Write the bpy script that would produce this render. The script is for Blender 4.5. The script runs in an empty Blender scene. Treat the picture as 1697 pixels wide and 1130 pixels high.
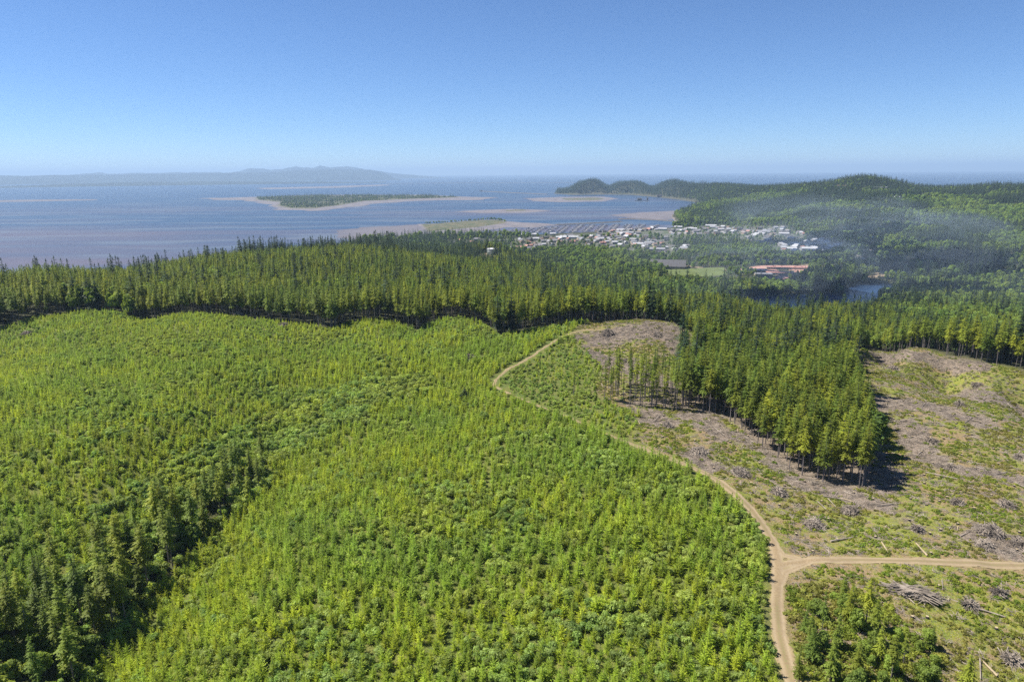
import bpy, math, random
import numpy as np
from mathutils import Matrix, Vector
R = math.radians
rng = np.random.default_rng(7)
random.seed(7)
scene = bpy.context.scene
COL = scene.collection

# ------------------------------------------------------------------ camera
CAMZ = 200.0; F = 1132.0; CX, CY = 848.5, 565.0
PITCH, ROLL = R(13.82), R(0.48)
fw = np.array([0, math.cos(PITCH), -math.sin(PITCH)])
r0 = np.array([1.0, 0, 0]); u0 = np.array([0, math.sin(PITCH), math.cos(PITCH)])
rt = r0*math.cos(ROLL) - u0*math.sin(ROLL)
up = u0*math.cos(ROLL) + r0*math.sin(ROLL)
cam = bpy.data.cameras.new('camera'); camo = bpy.data.objects.new('camera', cam); COL.objects.link(camo)
m = Matrix.Identity(4)
for i in range(3):
    m[i][0] = rt[i]; m[i][1] = up[i]; m[i][2] = -fw[i]; m[i][3] = (0, 0, CAMZ)[i]
camo.matrix_world = m
cam.sensor_width = 36; cam.lens = 36*F/1697; cam.clip_start = 1; cam.clip_end = 200000
scene.camera = camo

# ------------------------------------------------------------------ sky, sun, exposure
SUN_AZ, SUN_EL = -78.0, 57.0
w = bpy.data.worlds.new("World"); scene.world = w; w.use_nodes = True
nt = w.node_tree; bg = nt.nodes['Background']
sky = nt.nodes.new('ShaderNodeTexSky'); sky.sky_type = 'NISHITA'; sky.sun_disc = False
sky.sun_elevation = R(SUN_EL); sky.sun_rotation = R(SUN_AZ); sky.altitude = 3000
sky.air_density = 1.0; sky.dust_density = 0.0; sky.ozone_density = 10.0
nt.links.new(sky.outputs[0], bg.inputs[0]); bg.inputs[1].default_value = 0.074
sl = bpy.data.lights.new('sun', 'SUN'); sl.energy = 5.0; sl.angle = R(0.6); sl.color = (1, 0.95, 0.87)
so = bpy.data.objects.new('sun', sl); COL.objects.link(so); so.location = (-500, 300, 900)
sd = Vector((math.sin(R(SUN_AZ))*math.cos(R(SUN_EL)), math.cos(R(SUN_AZ))*math.cos(R(SUN_EL)), math.sin(R(SUN_EL))))
so.rotation_euler = sd.to_track_quat('Z', 'Y').to_euler()
vs = scene.view_settings; vs.view_transform = 'Standard'; vs.look = 'None'; vs.exposure = 0.9; vs.gamma = 1
scene.render.engine = 'CYCLES'
cy = scene.cycles; cy.max_bounces = 5; cy.diffuse_bounces = 2; cy.glossy_bounces = 2; cy.transmission_bounces = 3
cy.volume_bounces = 0; cy.transparent_max_bounces = 4; cy.use_denoising = False; cy.sampling_pattern = 'BLUE_NOISE'; cy.caustics_reflective = False
scene.render.use_persistent_data = False

# ------------------------------------------------------------------ helpers
def ray(px, py):
    return fw + rt*((px-CX)/F) + up*((CY-py)/F)
def at_z(px, py, z=0.0):
    d = ray(px, py); t = (CAMZ-z)/(-d[2]); return (d[0]*t, d[1]*t)
def at_r(px, r, py=330):
    d = ray(px, py); a = math.atan2(d[0], d[1]); return (r*math.sin(a), r*math.cos(a))
def project(P):
    q = np.asarray(P, float) - np.array([0, 0, CAMZ])
    zc = q@fw; zc = np.where(zc < 1, 1, zc)
    return CX + F*(q@rt)/zc, CY - F*(q@up)/zc, q@fw
def hsh(ix, iy, s):
    n = (ix*374761393 + iy*668265263 + s*974634777) & 0xFFFFFFFF
    n = ((n ^ (n >> 13))*1274126177) & 0xFFFFFFFF
    return ((n ^ (n >> 16)) & 0xFFFF)/65535.0
def vnoise(x, y, s=0):
    ix = np.floor(x).astype(np.int64); iy = np.floor(y).astype(np.int64)
    fx = x-ix; fy = y-iy; fx = fx*fx*(3-2*fx); fy = fy*fy*(3-2*fy)
    a = hsh(ix, iy, s); b = hsh(ix+1, iy, s); c = hsh(ix, iy+1, s); d = hsh(ix+1, iy+1, s)
    return (a*(1-fx)+b*fx)*(1-fy) + (c*(1-fx)+d*fx)*fy
def fbm(x, y, s=0, o=4):
    t = 0; a = .5; tot = 0
    for k in range(o):
        t = t + a*vnoise(x*2**k+k*17.3, y*2**k-k*9.1, s+k); tot += a; a *= .5
    return t/tot
def inpoly(x, y, poly):
    p = np.asarray(poly, float); ins = np.zeros(np.shape(x), bool); n = len(p); j = n-1
    for i in range(n):
        c = ((p[i, 1] > y) != (p[j, 1] > y)) & (x < (p[j, 0]-p[i, 0])*(y-p[i, 1])/(p[j, 1]-p[i, 1]+1e-12)+p[i, 0])
        ins ^= c; j = i
    return ins
def dseg(x, y, pts, closed=False):
    p = np.asarray(pts, float); d = np.full(np.shape(x), 1e18)
    n = len(p)
    for i in range(n if closed else n-1):
        a = p[i]; b = p[(i+1) % n]; ab = b-a; L = max(ab@ab, 1e-9)
        t = np.clip(((x-a[0])*ab[0]+(y-a[1])*ab[1])/L, 0, 1)
        d = np.minimum(d, (x-a[0]-t*ab[0])**2+(y-a[1]-t*ab[1])**2)
    return np.sqrt(d)
def sstep(a, b, x):
    t = np.clip((x-a)/(b-a), 0, 1); return t*t*(3-2*t)

def tag(o, label=None, cat=None, group=None, kind=None):
    if label: o['label'] = label
    if cat: o['category'] = cat
    if group: o['group'] = group
    if kind: o['kind'] = kind
    return o
def mesh_np(name, verts, faces, mats, midx=None, attrs=None, smooth=False):
    """faces: int array (n,3) or (n,4), or a list of such arrays"""
    me = bpy.data.meshes.new(name)
    fl = faces if isinstance(faces, list) else [faces]
    verts = np.asarray(verts, np.float32)
    me.vertices.add(len(verts)); me.vertices.foreach_set('co', verts.ravel())
    loops = np.concatenate([np.asarray(f, np.int32).ravel() for f in fl if len(f)])
    tot = np.concatenate([np.full(len(f), np.asarray(f).shape[1], np.int32) for f in fl if len(f)])
    st = np.concatenate([[0], np.cumsum(tot)[:-1]]).astype(np.int32)
    me.loops.add(len(loops)); me.loops.foreach_set('vertex_index', loops)
    me.polygons.add(len(tot)); me.polygons.foreach_set('loop_start', st); me.polygons.foreach_set('loop_total', tot)
    for mt in mats: me.materials.append(mt)
    if midx is not None: me.polygons.foreach_set('material_index', np.asarray(midx, np.int32))
    if smooth: me.polygons.foreach_set('use_smooth', np.ones(len(tot), bool))
    for k, v in (attrs or {}).items():
        a = me.attributes.new(k, 'FLOAT', 'POINT'); a.data.foreach_set('value', np.asarray(v, np.float32))
    me.update(calc_edges=True)
    return me
def obj(name, me, parent=None, loc=None):
    o = bpy.data.objects.new(name, me); COL.objects.link(o)
    if parent is not None: o.parent = parent
    if loc is not None: o.location = loc
    return o
class MB:
    """collects polygons into one mesh"""
    def __init__(s): s.v = []; s.f = []; s.m = []; s.t = []
    def quad(s, pts, mi=0, tint=.5):
        b = len(s.v); s.v += [tuple(p) for p in pts]; s.t += [tint]*len(pts); s.f.append(tuple(range(b, b+len(pts)))); s.m.append(mi)
    def box(s, x0, y0, z0, x1, y1, z1, mi=0, M=None):
        c = [(x0,y0,z0),(x1,y0,z0),(x1,y1,z0),(x0,y1,z0),(x0,y0,z1),(x1,y0,z1),(x1,y1,z1),(x0,y1,z1)]
        if M: c = [tuple(M @ Vector(p)) for p in c]
        b = len(s.v); s.v += c; s.t += [.5]*8
        for f in ((0,3,2,1),(4,5,6,7),(0,1,5,4),(1,2,6,5),(2,3,7,6),(3,0,4,7)):
            s.f.append(tuple(b+i for i in f)); s.m.append(mi)
    def tube(s, a, b, ra, rb, n=6, mi=0, tint=.5, cap=True):
        a = Vector(a); b = Vector(b); d = (b-a).normalized()
        u = d.orthogonal().normalized(); v = d.cross(u); k = len(s.v)
        for p, r in ((a, ra), (b, rb)):
            for i in range(n):
                t = 2*math.pi*i/n; s.v.append(tuple(p+u*math.cos(t)*r+v*math.sin(t)*r)); s.t.append(tint)
        for i in range(n):
            j = (i+1) % n; s.f.append((k+i, k+j, k+n+j, k+n+i)); s.m.append(mi)
        if cap:
            s.f.append(tuple(k+n+i for i in range(n))); s.m.append(mi)
            s.f.append(tuple(k+n-1-i for i in range(n))); s.m.append(mi)
    def mesh(s, name, mats, smooth=False):
        me = bpy.data.meshes.new(name); me.from_pydata(s.v, [], s.f)
        for mt in mats: me.materials.append(mt)
        me.polygons.foreach_set('material_index', s.m)
        if smooth: me.polygons.foreach_set('use_smooth', [True]*len(s.f))
        a = me.attributes.new('tint', 'FLOAT', 'POINT'); a.data.foreach_set('value', s.t)
        me.update(); return me

# ------------------------------------------------------------------ materials
def mat(name):
    m = bpy.data.materials.new(name); m.use_nodes = True; nt = m.node_tree
    b = nt.nodes['Principled BSDF']; b.inputs['Specular IOR Level'].default_value = 0.25
    return m, nt, b
class N:
    def __init__(s, nt): s.nt = nt
    def n(s, t, **kw):
        x = s.nt.nodes.new(t)
        for k, v in kw.items(): setattr(x, k, v)
        return x
    def l(s, a, b): s.nt.links.new(a, b)
    def setin(s, sock, v):
        if hasattr(v, 'is_output') or hasattr(v, 'links'): s.l(v, sock)
        else: sock.default_value = v
    def math(s, op, a, b=0.0, c=None):
        x = s.n('ShaderNodeMath', operation=op); s.setin(x.inputs[0], a); s.setin(x.inputs[1], b)
        if c is not None: s.setin(x.inputs[2], c)
        return x.outputs[0]
    def mix(s, f, a, b):
        x = s.n('ShaderNodeMix', data_type='RGBA'); s.setin(x.inputs[0], f)
        s.setin(x.inputs[6], a if hasattr(a, 'links') else (*a, 1)); s.setin(x.inputs[7], b if hasattr(b, 'links') else (*b, 1))
        return x.outputs[2]
    def attr(s, name):
        return s.n('ShaderNodeAttribute', attribute_name=name).outputs['Fac']
    def pos(s): return s.n('ShaderNodeNewGeometry').outputs['Position']
    def noise(s, scale, det=3, vec=None, rough=.55):
        x = s.n('ShaderNodeTexNoise'); x.inputs['Scale'].default_value = scale; x.inputs['Detail'].default_value = det
        x.inputs['Roughness'].default_value = rough
        s.l(vec if vec is not None else s.pos(), x.inputs['Vector']); return x.outputs[0]
    def remap(s, v, a, b, lo=0, hi=1):
        x = s.n('ShaderNodeMapRange'); s.setin(x.inputs[0], v)
        for i, q in enumerate((a, b, lo, hi)): x.inputs[i+1].default_value = q
        return x.outputs[0]

def foliage(name, c1, c2, c3=None, patch=(0.02, .35), transl=.35, bright=(.65, 1.3)):
    """green leaf material: each plant its own tone, each spray slightly different, broad patches"""
    m, nt, b = mat(name); k = N(nt)
    oi = k.n('ShaderNodeObjectInfo')
    col = k.mix(oi.outputs['Random'], c1, c2)
    if c3:
        p = k.noise(patch[0], 2, oi.outputs['Location'])
        col = k.mix(k.math('MULTIPLY', k.remap(p, .45, .62), patch[1]), col, c3)
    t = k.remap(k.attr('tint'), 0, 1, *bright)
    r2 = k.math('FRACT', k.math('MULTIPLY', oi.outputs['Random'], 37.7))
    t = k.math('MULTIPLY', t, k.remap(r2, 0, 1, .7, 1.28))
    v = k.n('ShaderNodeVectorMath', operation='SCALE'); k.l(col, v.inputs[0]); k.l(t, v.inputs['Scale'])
    k.l(v.outputs[0], b.inputs['Base Color']); b.inputs['Roughness'].default_value = .6
    b.inputs['Specular IOR Level'].default_value = .3
    tr = k.n('ShaderNodeBsdfTranslucent'); v2 = k.n('ShaderNodeVectorMath', operation='MULTIPLY')
    k.l(v.outputs[0], v2.inputs[0]); v2.inputs[1].default_value = (1.25, 1.15, .5); k.l(v2.outputs[0], tr.inputs[0])
    mx = k.n('ShaderNodeMixShader'); mx.inputs[0].default_value = transl
    k.l(b.outputs[0], mx.inputs[1]); k.l(tr.outputs[0], mx.inputs[2])
    k.l(mx.outputs[0], nt.nodes['Material Output'].inputs[0])
    return m
def plain(name, c, rough=.7, var=.25, scale=.8, c2=None, metal=0):
    m, nt, b = mat(name); k = N(nt)
    n_ = k.noise(scale, 4)
    c2 = c2 or tuple(x*(1-var) for x in c)
    k.l(k.mix(k.remap(n_, .35, .65), c, c2), b.inputs['Base Color']); b.inputs['Roughness'].default_value = rough
    b.inputs['Metallic'].default_value = metal
    return m
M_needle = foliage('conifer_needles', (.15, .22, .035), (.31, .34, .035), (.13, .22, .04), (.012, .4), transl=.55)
M_needle_dark = foliage('dark_conifer_needles', (.03, .06, .024), (.065, .10, .028), None, bright=(.6, 1.2), transl=.35)
M_needle_hill = foliage('hill_conifer_needles', (.03, .062, .024), (.07, .105, .03), None, bright=(.6, 1.2), transl=.3)
M_sap = foliage('young_conifer_needles', (.29, .40, .038), (.42, .48, .032), (.24, .37, .05), (.02, .7), transl=.5)
M_shrub = foliage('shrub_leaves', (.20, .31, .07), (.33, .42, .11), (.38, .41, .06), (.03, .5), transl=.5)
M_alder = foliage('broadleaf_leaves', (.12, .20, .045), (.21, .30, .06), (.26, .33, .05), (.01, .6), transl=.5)
M_tuft = foliage('undergrowth_leaves', (.13, .2, .02), (.27, .3, .035), (.24, .19, .06), (.05, .6), transl=.4)
M_trunk = plain('grey_bark', (.21, .18, .17), .9, .5, .6)
M_trunk_pale = plain('pale_bark', (.34, .31, .28), .9, .4, .6)
M_stick = plain('weathered_wood', (.37, .31, .25), .85, .6, .35)
M_stick2 = plain('fresh_cut_wood', (.40, .32, .2), .85, .3, .5)
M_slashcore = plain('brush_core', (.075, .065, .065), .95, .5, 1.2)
M_rock = plain('breakwater_rock', (.12, .11, .105), .9, .4, .15)

# ------------------------------------------------------------------ terrain control points
ctrl = []
def cp(px, py, z): x, y = at_z(px, py, z); ctrl.append((x, y, z))
def cr(px, r, z): x, y = at_r(px, r); ctrl.append((x, y, z))
for a in [(0,1130,91),(120,1125,87),(300,1130,92),(600,1130,98),(900,1130,100),(1310,1130,101),(1697,1130,97),
          (-100,1000,96),(0,950,95),(215,1010,85),(450,950,94),(650,950,100),(850,950,101),(1290,930,102),(1500,940,101),(1697,940,100),
          (0,800,103),(200,760,102),(340,860,87),(520,830,96),(850,800,102),(1200,800,103),(1420,830,99),(1697,800,98),
          (440,745,91),(300,690,104),(560,690,95),(0,650,108),(250,610,108),(690,650,97),(900,690,102),(1050,700,104),(1180,720,103),(1330,800,99),
          (760,600,102),(620,590,103),(560,575,102),(420,570,107),
          (1500,740,98),(1697,700,98),(1500,640,97),(1650,650,96),
          (-80,560,103),(0,545,105),(90,522,109),(190,516,111),(300,520,110),(430,530,109),(545,545,105),(620,530,109),(690,548,104),(760,526,109),
          (825,555,104),(890,545,105),(960,534,107),(1060,530,108),(1120,536,106),(1000,580,104),(1130,590,102),(900,600,103),
          (1180,560,98),(1200,600,99),(1280,640,98),(1330,620,95),
          (1430,576,97),(1500,582,97),(1600,598,97),(1697,616,96),(1800,640,95)]: cp(*a)
for a in [(-100,520,98),(0,560,108),(0,680,108),(0,780,92),(0,1100,5),(0,1500,-12),(-300,600,95),(-300,700,75),(-300,1200,-10),
          (200,520,105),(200,760,92),(200,1000,62),(200,1400,0),(350,560,104),(350,880,91),(350,1150,55),(350,1600,0),
          (500,540,101),(500,1000,82),(500,1250,50),(500,1700,3),(620,540,101),(620,1060,76),(620,1300,45),(620,1750,4),
          (700,640,92),(700,1080,60),(760,620,90),(770,900,72),(760,1180,46),(817,1250,50),(817,1340,53),(817,1460,28),(817,1700,10),
          (880,520,92),(880,620,76),(900,850,56),(900,1120,40),(900,1400,12),(1000,500,92),(1000,650,74),(1000,900,38),(1000,1150,13),(1000,1400,7),
          (1100,500,90),(1100,600,74),(1100,800,40),(1100,1050,13),(1100,1250,9),(1160,460,90),
          (1220,480,80),(1220,600,68),(1220,780,48),(1220,950,10),(1320,430,80),(1320,520,68),(1320,650,57),(1320,850,20),(1320,980,7),
          (1400,440,84),(1400,600,68),(1400,760,50),(1400,950,8),(1500,450,84),(1500,620,62),(1500,850,38),(1500,1050,15),
          (1620,420,84),(1620,550,66),(1620,800,38),(1620,1050,20),(1760,400,82),(1760,600,60),(1760,900,32),
          # lowland around lake and field
          (1180,1100,7),(1250,1090,7),(1350,1080,6),(1450,1150,7),(1550,1200,12),(1180,1300,10),(1300,1300,10),(1150,1500,10),(1300,1500,10),
          (1450,1330,10),(1550,1400,14),(1650,1350,20),(1780,1300,25),
          # town flats
          (700,2000,4),(850,2000,6),(850,2300,5),(1000,1800,8),(1000,2300,6),(1100,1800,8),(1100,2400,5),(1250,1800,9),(1250,2300,8),(1350,1900,12),(1350,1650,10),
          # right-hand hills
          (1450,1700,18),(1500,1900,32),(1600,1650,34),(1600,2000,40),(1750,1700,50),(1800,2100,50),
          (1400,2300,26),(1500,2350,38),(1640,2400,50),(1800,2400,60),
          (1200,2700,12),(1250,3200,35),(1350,2700,45),(1380,3200,78),(1440,3000,86),(1440,3600,140),(1400,3700,130),(1340,3700,104),
          (1500,3500,112),(1540,3000,78),(1600,3300,90),(1660,2900,70),(1700,3300,104),(1850,3100,95),(1850,3600,110),
          (1280,3900,88),(1200,4300,86),(1180,3600,40),(1150,4800,82),(1440,4400,60),(1600,4300,60),(1440,5000,5),(1700,4500,40),(1850,4500,30),
          (1130,3000,4),(1140,3700,6),
          # cape
          (1110,6400,92),(1045,6500,92),(980,6500,112),(985,6800,100),(947,6500,30),(1009,6550,48),(1080,6450,56),(1090,7200,50),(1135,5800,88),(925,6500,3),(1160,5400,80)]: cr(*a)
for a in [(-500, 60, 95), (0, 40, 99), (400, 60, 96), (-250, -50, 90), (250, -50, 92)]: ctrl.append(a)
C = np.array(ctrl)
def uv(x, y):
    r = np.hypot(x, y-(-60)); a = np.arctan2(x, y+60); return a*3.0, np.log(r)*1.35
cu, cv = uv(C[:, 0], C[:, 1])
def K(d2): return np.where(d2 > 0, .5*d2*np.log(d2+1e-12), 0)
n = len(C); A = np.zeros((n+3, n+3)); D2 = (cu[:, None]-cu)**2+(cv[:, None]-cv)**2
A[:n, :n] = K(D2) + np.eye(n)*2e-4; P = np.stack([np.ones(n), cu, cv], 1); A[:n, n:] = P; A[n:, :n] = P.T
sol = np.linalg.solve(A, np.concatenate([C[:, 2], [0, 0, 0]]))
def tps(x, y):
    sh = np.shape(x); x = np.ravel(x); y = np.ravel(y); out = np.empty(len(x))
    for i in range(0, len(x), 20000):
        u, v = uv(x[i:i+20000], y[i:i+20000]); d = (u[:, None]-cu)**2+(v[:, None]-cv)**2
        out[i:i+20000] = K(d)@sol[:n] + sol[n]+u*sol[n+1]+v*sol[n+2]
    return out.reshape(sh)
coast = [at_r(-900,1150),at_r(-300,1180),at_r(0,1150),at_r(200,1420),at_r(350,1600),at_r(500,1750),at_z(600,402),at_z(700,394),at_z(800,391),at_z(870,392),
         at_z(940,388),at_z(1000,385),at_z(1060,381),at_z(1116,378),at_z(1122,370),at_z(1112,357),at_z(1140,349),at_z(1160,348),at_z(1168,342),at_z(1150,334.5),at_z(1120,330),
         at_z(1086,326.5),at_z(1040,322.5),at_z(1010,322.5),at_z(985,322.5),at_z(950,323),at_z(918,321),at_z(925,318),at_r(945,7100),at_r(1000,7500),at_r(1060,7600),at_r(1120,7000),
         at_r(1200,5600),at_r(1300,5300),at_r(1500,5000),at_r(1700,5000),at_r(2100,4900),at_r(2900,4900),(4000,-400),(-1500,-400)]
AZ0, AZ1, DA = -78.0, 78.0, 0.2
azs = np.radians(np.arange(AZ0, AZ1+1e-6, DA)); rs = 12*1.0125**np.arange(0, 530)
GA, GR = np.meshgrid(azs, rs, indexing='ij'); GX = GR*np.sin(GA); GY = GR*np.cos(GA)
GZ = tps(GX, GY)
# ground relief: gentle undulation everywhere, finer lumps near by
GZ += (fbm(GX/60, GY/60, 3, 3)-.5)*3.2 + (fbm(GX/9, GY/9, 5, 3)-.5)*1.3
far = sstep(1500, 3000, GR); GZ += far*(fbm(GX/330, GY/330, 9, 4)-.5)*75*sstep(15, 80, GZ)
def azpx(px): d_ = ray(px, 300); return math.atan2(d_[0], d_[1])
for pxv, wv, dv in [(1009, 11, .62), (1082, 12, .5), (935, 14, .6), (1150, 14, .3)]:
    GZ = np.where(GR > 5500, GZ*(1-dv*np.exp(-((GA-azpx(pxv))/(wv/F))**2)), GZ)
GZ = np.maximum(GZ, 2.2 + fbm(GX/120, GY/120, 4, 2)*1.5)
ins = inpoly(GX, GY, coast); dco = dseg(GX, GY, coast, True)
GZ = np.where(ins, np.minimum(GZ, 0.4+dco*np.where(GR > 3000, .8, .35)), -np.minimum(dco*.1, 3.0))
# Black water of the two lakes
lake1 = [at_z(x, y, 6) for x, y in [(1195,512),(1215,498),(1260,491),(1330,488),(1372,486),(1395,490),(1450,492),(1440,520),(1380,540),(1300,548),(1220,540)]]
lake2 = [at_z(x, y, 6) for x, y in [(1395,492),(1402,478),(1425,470),(1470,470),(1485,474),(1478,486),(1450,496),(1452,516),(1420,520),(1390,500)]]
for lk in (lake1, lake2):
    il = inpoly(GX, GY, lk); dl = dseg(GX, GY, lk, True)
    GZ = np.where(il, 6-np.minimum(dl*.2, 3)-.15, np.where(dl < 90, np.minimum(GZ, 6.3+dl*.25), GZ))
def Hraw(x, y):
    a = (np.degrees(np.arctan2(x, y))-AZ0)/DA; r = np.log(np.maximum(np.hypot(x, y), 12.1)/12)/math.log(1.0125)
    a = np.clip(a, 0, len(azs)-1.001); r = np.clip(r, 0, len(rs)-1.001)
    i = a.astype(int); j = r.astype(int); fa = a-i; fr = r-j
    return (GZ[i, j]*(1-fa)+GZ[i+1, j]*fa)*(1-fr) + (GZ[i, j+1]*(1-fa)+GZ[i+1, j+1]*fa)*fr
def H(x, y): return Hraw(np.asarray(x, float), np.asarray(y, float))
def hit(px, py):
    d = ray(px, py); dh = math.hypot(d[0], d[1]); r = np.concatenate([np.arange(60, 700, .5), np.arange(700, 8000, 3)])
    x = d[0]/dh*r; y = d[1]/dh*r; z = CAMZ + d[2]/dh*r; h = H(x, y); k = np.argmax(h >= z)
    return (x[k], y[k])
def pp(pts): return [hit(*p) for p in pts]

# ------------------------------------------------------------------ zones (world polygons on the ground)
roadA = pp([(1322,1180),(1312,1130),(1300,1090),(1291,1050),(1287,1000),(1289,950),(1288,925),(1281,900),(1266,875),(1245,845),(1220,820),(1190,797),(1150,776),(1100,755),(1048,736),(1000,718),(975,706),(925,686),(880,668),(850,655),(818,640),(822,630),(840,613),(868,599),(900,578),(932,558),(960,549),(998,546)])
roadB = pp([(1292,938),(1340,930),(1400,928),(1500,930),(1600,933),(1697,938),(1820,944)])
roadC = pp([(1286,908),(1300,921),(1345,930)])
roadD = pp([(1287,985),(1300,950),(1345,930)])
def droad(x, y):
    d = np.minimum(dseg(x, y, roadA), dseg(x, y, roadB))
    d2 = np.minimum(dseg(x, y, roadC), dseg(x, y, roadD)); return np.minimum(d, d2+.5)
clearA = pp([(1048,745),(1060,690),(1048,683),(1010,668),(985,650),(1000,620),(975,585),(950,560),(955,545),(985,533),(1060,529),(1110,535),(1160,556),(1150,580),(1120,600),(1130,640)]) \
    + pp([(1130,672),(1200,690),(1270,745),(1330,792),(1430,812),(1448,800),(1440,720),(1425,650),(1400,640),(1420,600),(1430,574),(1500,580),(1600,597),(1697,615),(1830,655)]) \
    + [at_r(2100, 330), (330, 60), (30, 60)] + pp([(1312,1130),(1291,1050),(1287,1000),(1290,945),(1288,925),(1266,875),(1220,820),(1150,776)])
ridge = pp([(-120,566),(-60,555),(0,545),(60,527),(120,519),(190,517),(300,521),(430,531),(500,537),(545,547),(585,536),(620,531),(660,537),(690,549),(725,532),(760,527),(800,536),(825,556),(860,552),(890,546),(930,538),(960,535),(1060,530),(1110,535),(1160,548)])
plant = [at_r(-700, 250), at_r(-300, 400)] + ridge + pp([(1120,600),(1130,640),(1130,672),(1048,745),(1150,776),(1220,820),(1266,875),(1288,925),(1289,950),(1287,1000),(1291,1050),(1312,1130)]) + [(60, 60), (-160, 60), (-330, 80)]
strip = pp([(1010,668),(1060,674),(1130,678),(1200,692),(1270,747),(1330,792),(1425,812),(1446,800),(1438,750),(1428,690),(1412,650),(1400,635)])
gully = pp([(50,1200),(137,1122),(190,1080),(236,1004),(297,943),(346,890),(418,833),(455,795),(445,770),(395,785),(320,830),(240,895),(130,960),(20,1010),(-100,1080),(-100,1200)])
poleband = pp([(1000,668),(1060,676),(1138,684),(1138,655),(1090,640),(1040,636),(1005,640)])
hollow = pp([(150,860),(300,760),(420,700),(520,655),(600,635),(700,628),(720,650),(600,690),(500,745),(440,790),(330,840)])
scrub = pp([(820,640),(865,600),(960,550),(985,600),(1010,640),(1050,680),(1070,720),(1048,738),(980,706),(900,675)])
corner = pp([(1302,960),(1330,975),(1400,968),(1470,990),(1500,1040),(1560,1080),(1580,1200),(1320,1200)])
field = [at_z(x, y, 11) for x, y in [(1098,447),(1200,443),(1205,456),(1160,459),(1108,456)]]
track = [at_z(x, y, 11) for x, y in [(1215,446),(1260,440),(1340,440),(1345,447),(1300,462),(1262,461),(1255,452)]]
town = [at_z(x, y, 8) for x, y in [(730,396),(860,393),(960,387),(1060,382),(1150,374),(1215,374),(1300,382),(1340,398),(1385,405),(1385,420),(1290,418),(1235,402),(1150,395),(1115,400),(1115,430),(1060,424),(960,414),(840,416),(760,410),(725,404)]]
lakes_pad = [lake1, lake2]
bare = [(at_z(812,432,50), 28, 60), (at_z(806,424,51), 16, 30), (at_z(836,423,48), 22, 14), (at_z(883,458,52), 10, 12), (at_z(1490,457,10), 45, 20), (at_z(1462,461,9), 40, 18),
        (at_z(1450,410,22), 30, 50), (at_z(1470,312,150), 25, 40), (at_z(1534,327,125), 22, 30)]
roadlines = [[at_z(x, y, 10) for x, y in [(1140,441),(1180,447),(1230,446),(1290,440),(1345,438)]]]
slash_lines = [(pp([(1140,692),(1200,715),(1260,742),(1310,772)]), 9), (pp([(1400,660),(1440,668),(1500,668),(1560,680),(1620,700)]), 11), (pp([(1445,585),(1500,590),(1560,600),(1620,608)]), 9),
    (pp([(1500,700),(1520,730),(1535,760)]), 7), (pp([(1000,560),(1040,550),(1090,548),(1140,575)]), 22), (pp([(985,590),(1020,600),(1060,620),(1100,640)]), 12),
    (pp([(1600,650),(1640,665),(1697,690)]), 8), (pp([(1420,740),(1455,770),(1460,810)]), 8), (pp([(1330,800),(1400,815),(1450,835)]), 7), (pp([(1620,895),(1680,915),(1697,905)]), 6),
    (pp([(1640,780),(1697,800)]), 6), (pp([(1560,770),(1600,780)]), 5), (pp([(1060,690),(1100,700)]), 10), (pp([(1150,758),(1175,775)]), 6)]

# ------------------------------------------------------------------ terrain sheet
drd = np.full(GX.shape, 1e3); nearm = GR < 700; drd[nearm] = droad(GX[nearm], GY[nearm])
z_attr = {}
insp = inpoly(GX, GY, strip) & nearm & (GR < 330)
inclear = (inpoly(GX, GY, clearA) | insp) & nearm
inplant = inpoly(GX, GY, plant) & nearm & ~inclear
dcl = dseg(GX[nearm], GY[nearm], clearA, True); e = np.full(GX.shape, 50.); e[nearm] = dcl
clear_a = np.where(inclear, .5+.5*np.minimum(e/4, 1), .5-.5*np.minimum(e/4, 1))*nearm
dpl = dseg(GX[nearm], GY[nearm], plant, True); e2 = np.full(GX.shape, 50.); e2[nearm] = dpl
ingul = inpoly(GX, GY, gully)
plant_a = np.where(inplant, np.where(ingul, .25, 1.), np.clip(1-e2/5, 0, 1))*nearm
slash_a = np.zeros(GX.shape)
for ln, wd in slash_lines:
    d = dseg(GX[nearm], GY[nearm], ln) + (fbm(GX[nearm]/6, GY[nearm]/6, 21, 3)-.5)*wd*1.4
    s = np.zeros(GX.shape); s[nearm] = 1-sstep(wd*.4, wd*1.1, d); slash_a = np.maximum(slash_a, s)
slash_a = np.maximum(slash_a, insp*.75); clear_a = np.where(insp, 1., clear_a)
town_a = (inpoly(GX, GY, town)).astype(float)
bare_a = np.zeros(GX.shape)
def barefn(x, y):
    o = np.zeros(np.shape(x))
    for (c, a, b) in bare:
        r = np.hypot(*c); ux, uy = c[0]/r, c[1]/r
        dx = x-c[0]; dy = y-c[1]; al = dx*ux+dy*uy; ac = -dx*uy+dy*ux
        o = np.maximum(o, 1-sstep(.75, 1.1, np.sqrt((ac/a)**2+(al/b)**2)))
    for ln in roadlines: o = np.maximum(o, 1-sstep(4, 8, dseg(x, y, ln)))
    return o
bare_a = barefn(GX, GY)
sand_a = (1-sstep(.8, 1.7, GZ))*(GR > 1300)*(1-.8*sstep(3500,5000,GR))
field_a = inpoly(GX, GY, field).astype(float)
SX = GZ
na, nr = GX.shape
V = np.stack([GX.ravel(), GY.ravel(), SX.ravel()], 1)
ii, jj = np.meshgrid(np.arange(na-1), np.arange(nr-1), indexing='ij'); i0 = (ii*nr+jj).ravel()
Fq = np.stack([i0, i0+nr, i0+nr+1, i0+1], 1)
m, nt, b = mat('ground_soil_and_slash'); k = N(nt)
fine = k.noise(1.3, 5); mid = k.noise(.16, 4); big = k.noise(.035, 3); tiny = k.noise(4.0, 3)
forest_floor = k.mix(mid, (.03, .04, .016), (.06, .055, .03))
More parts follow.
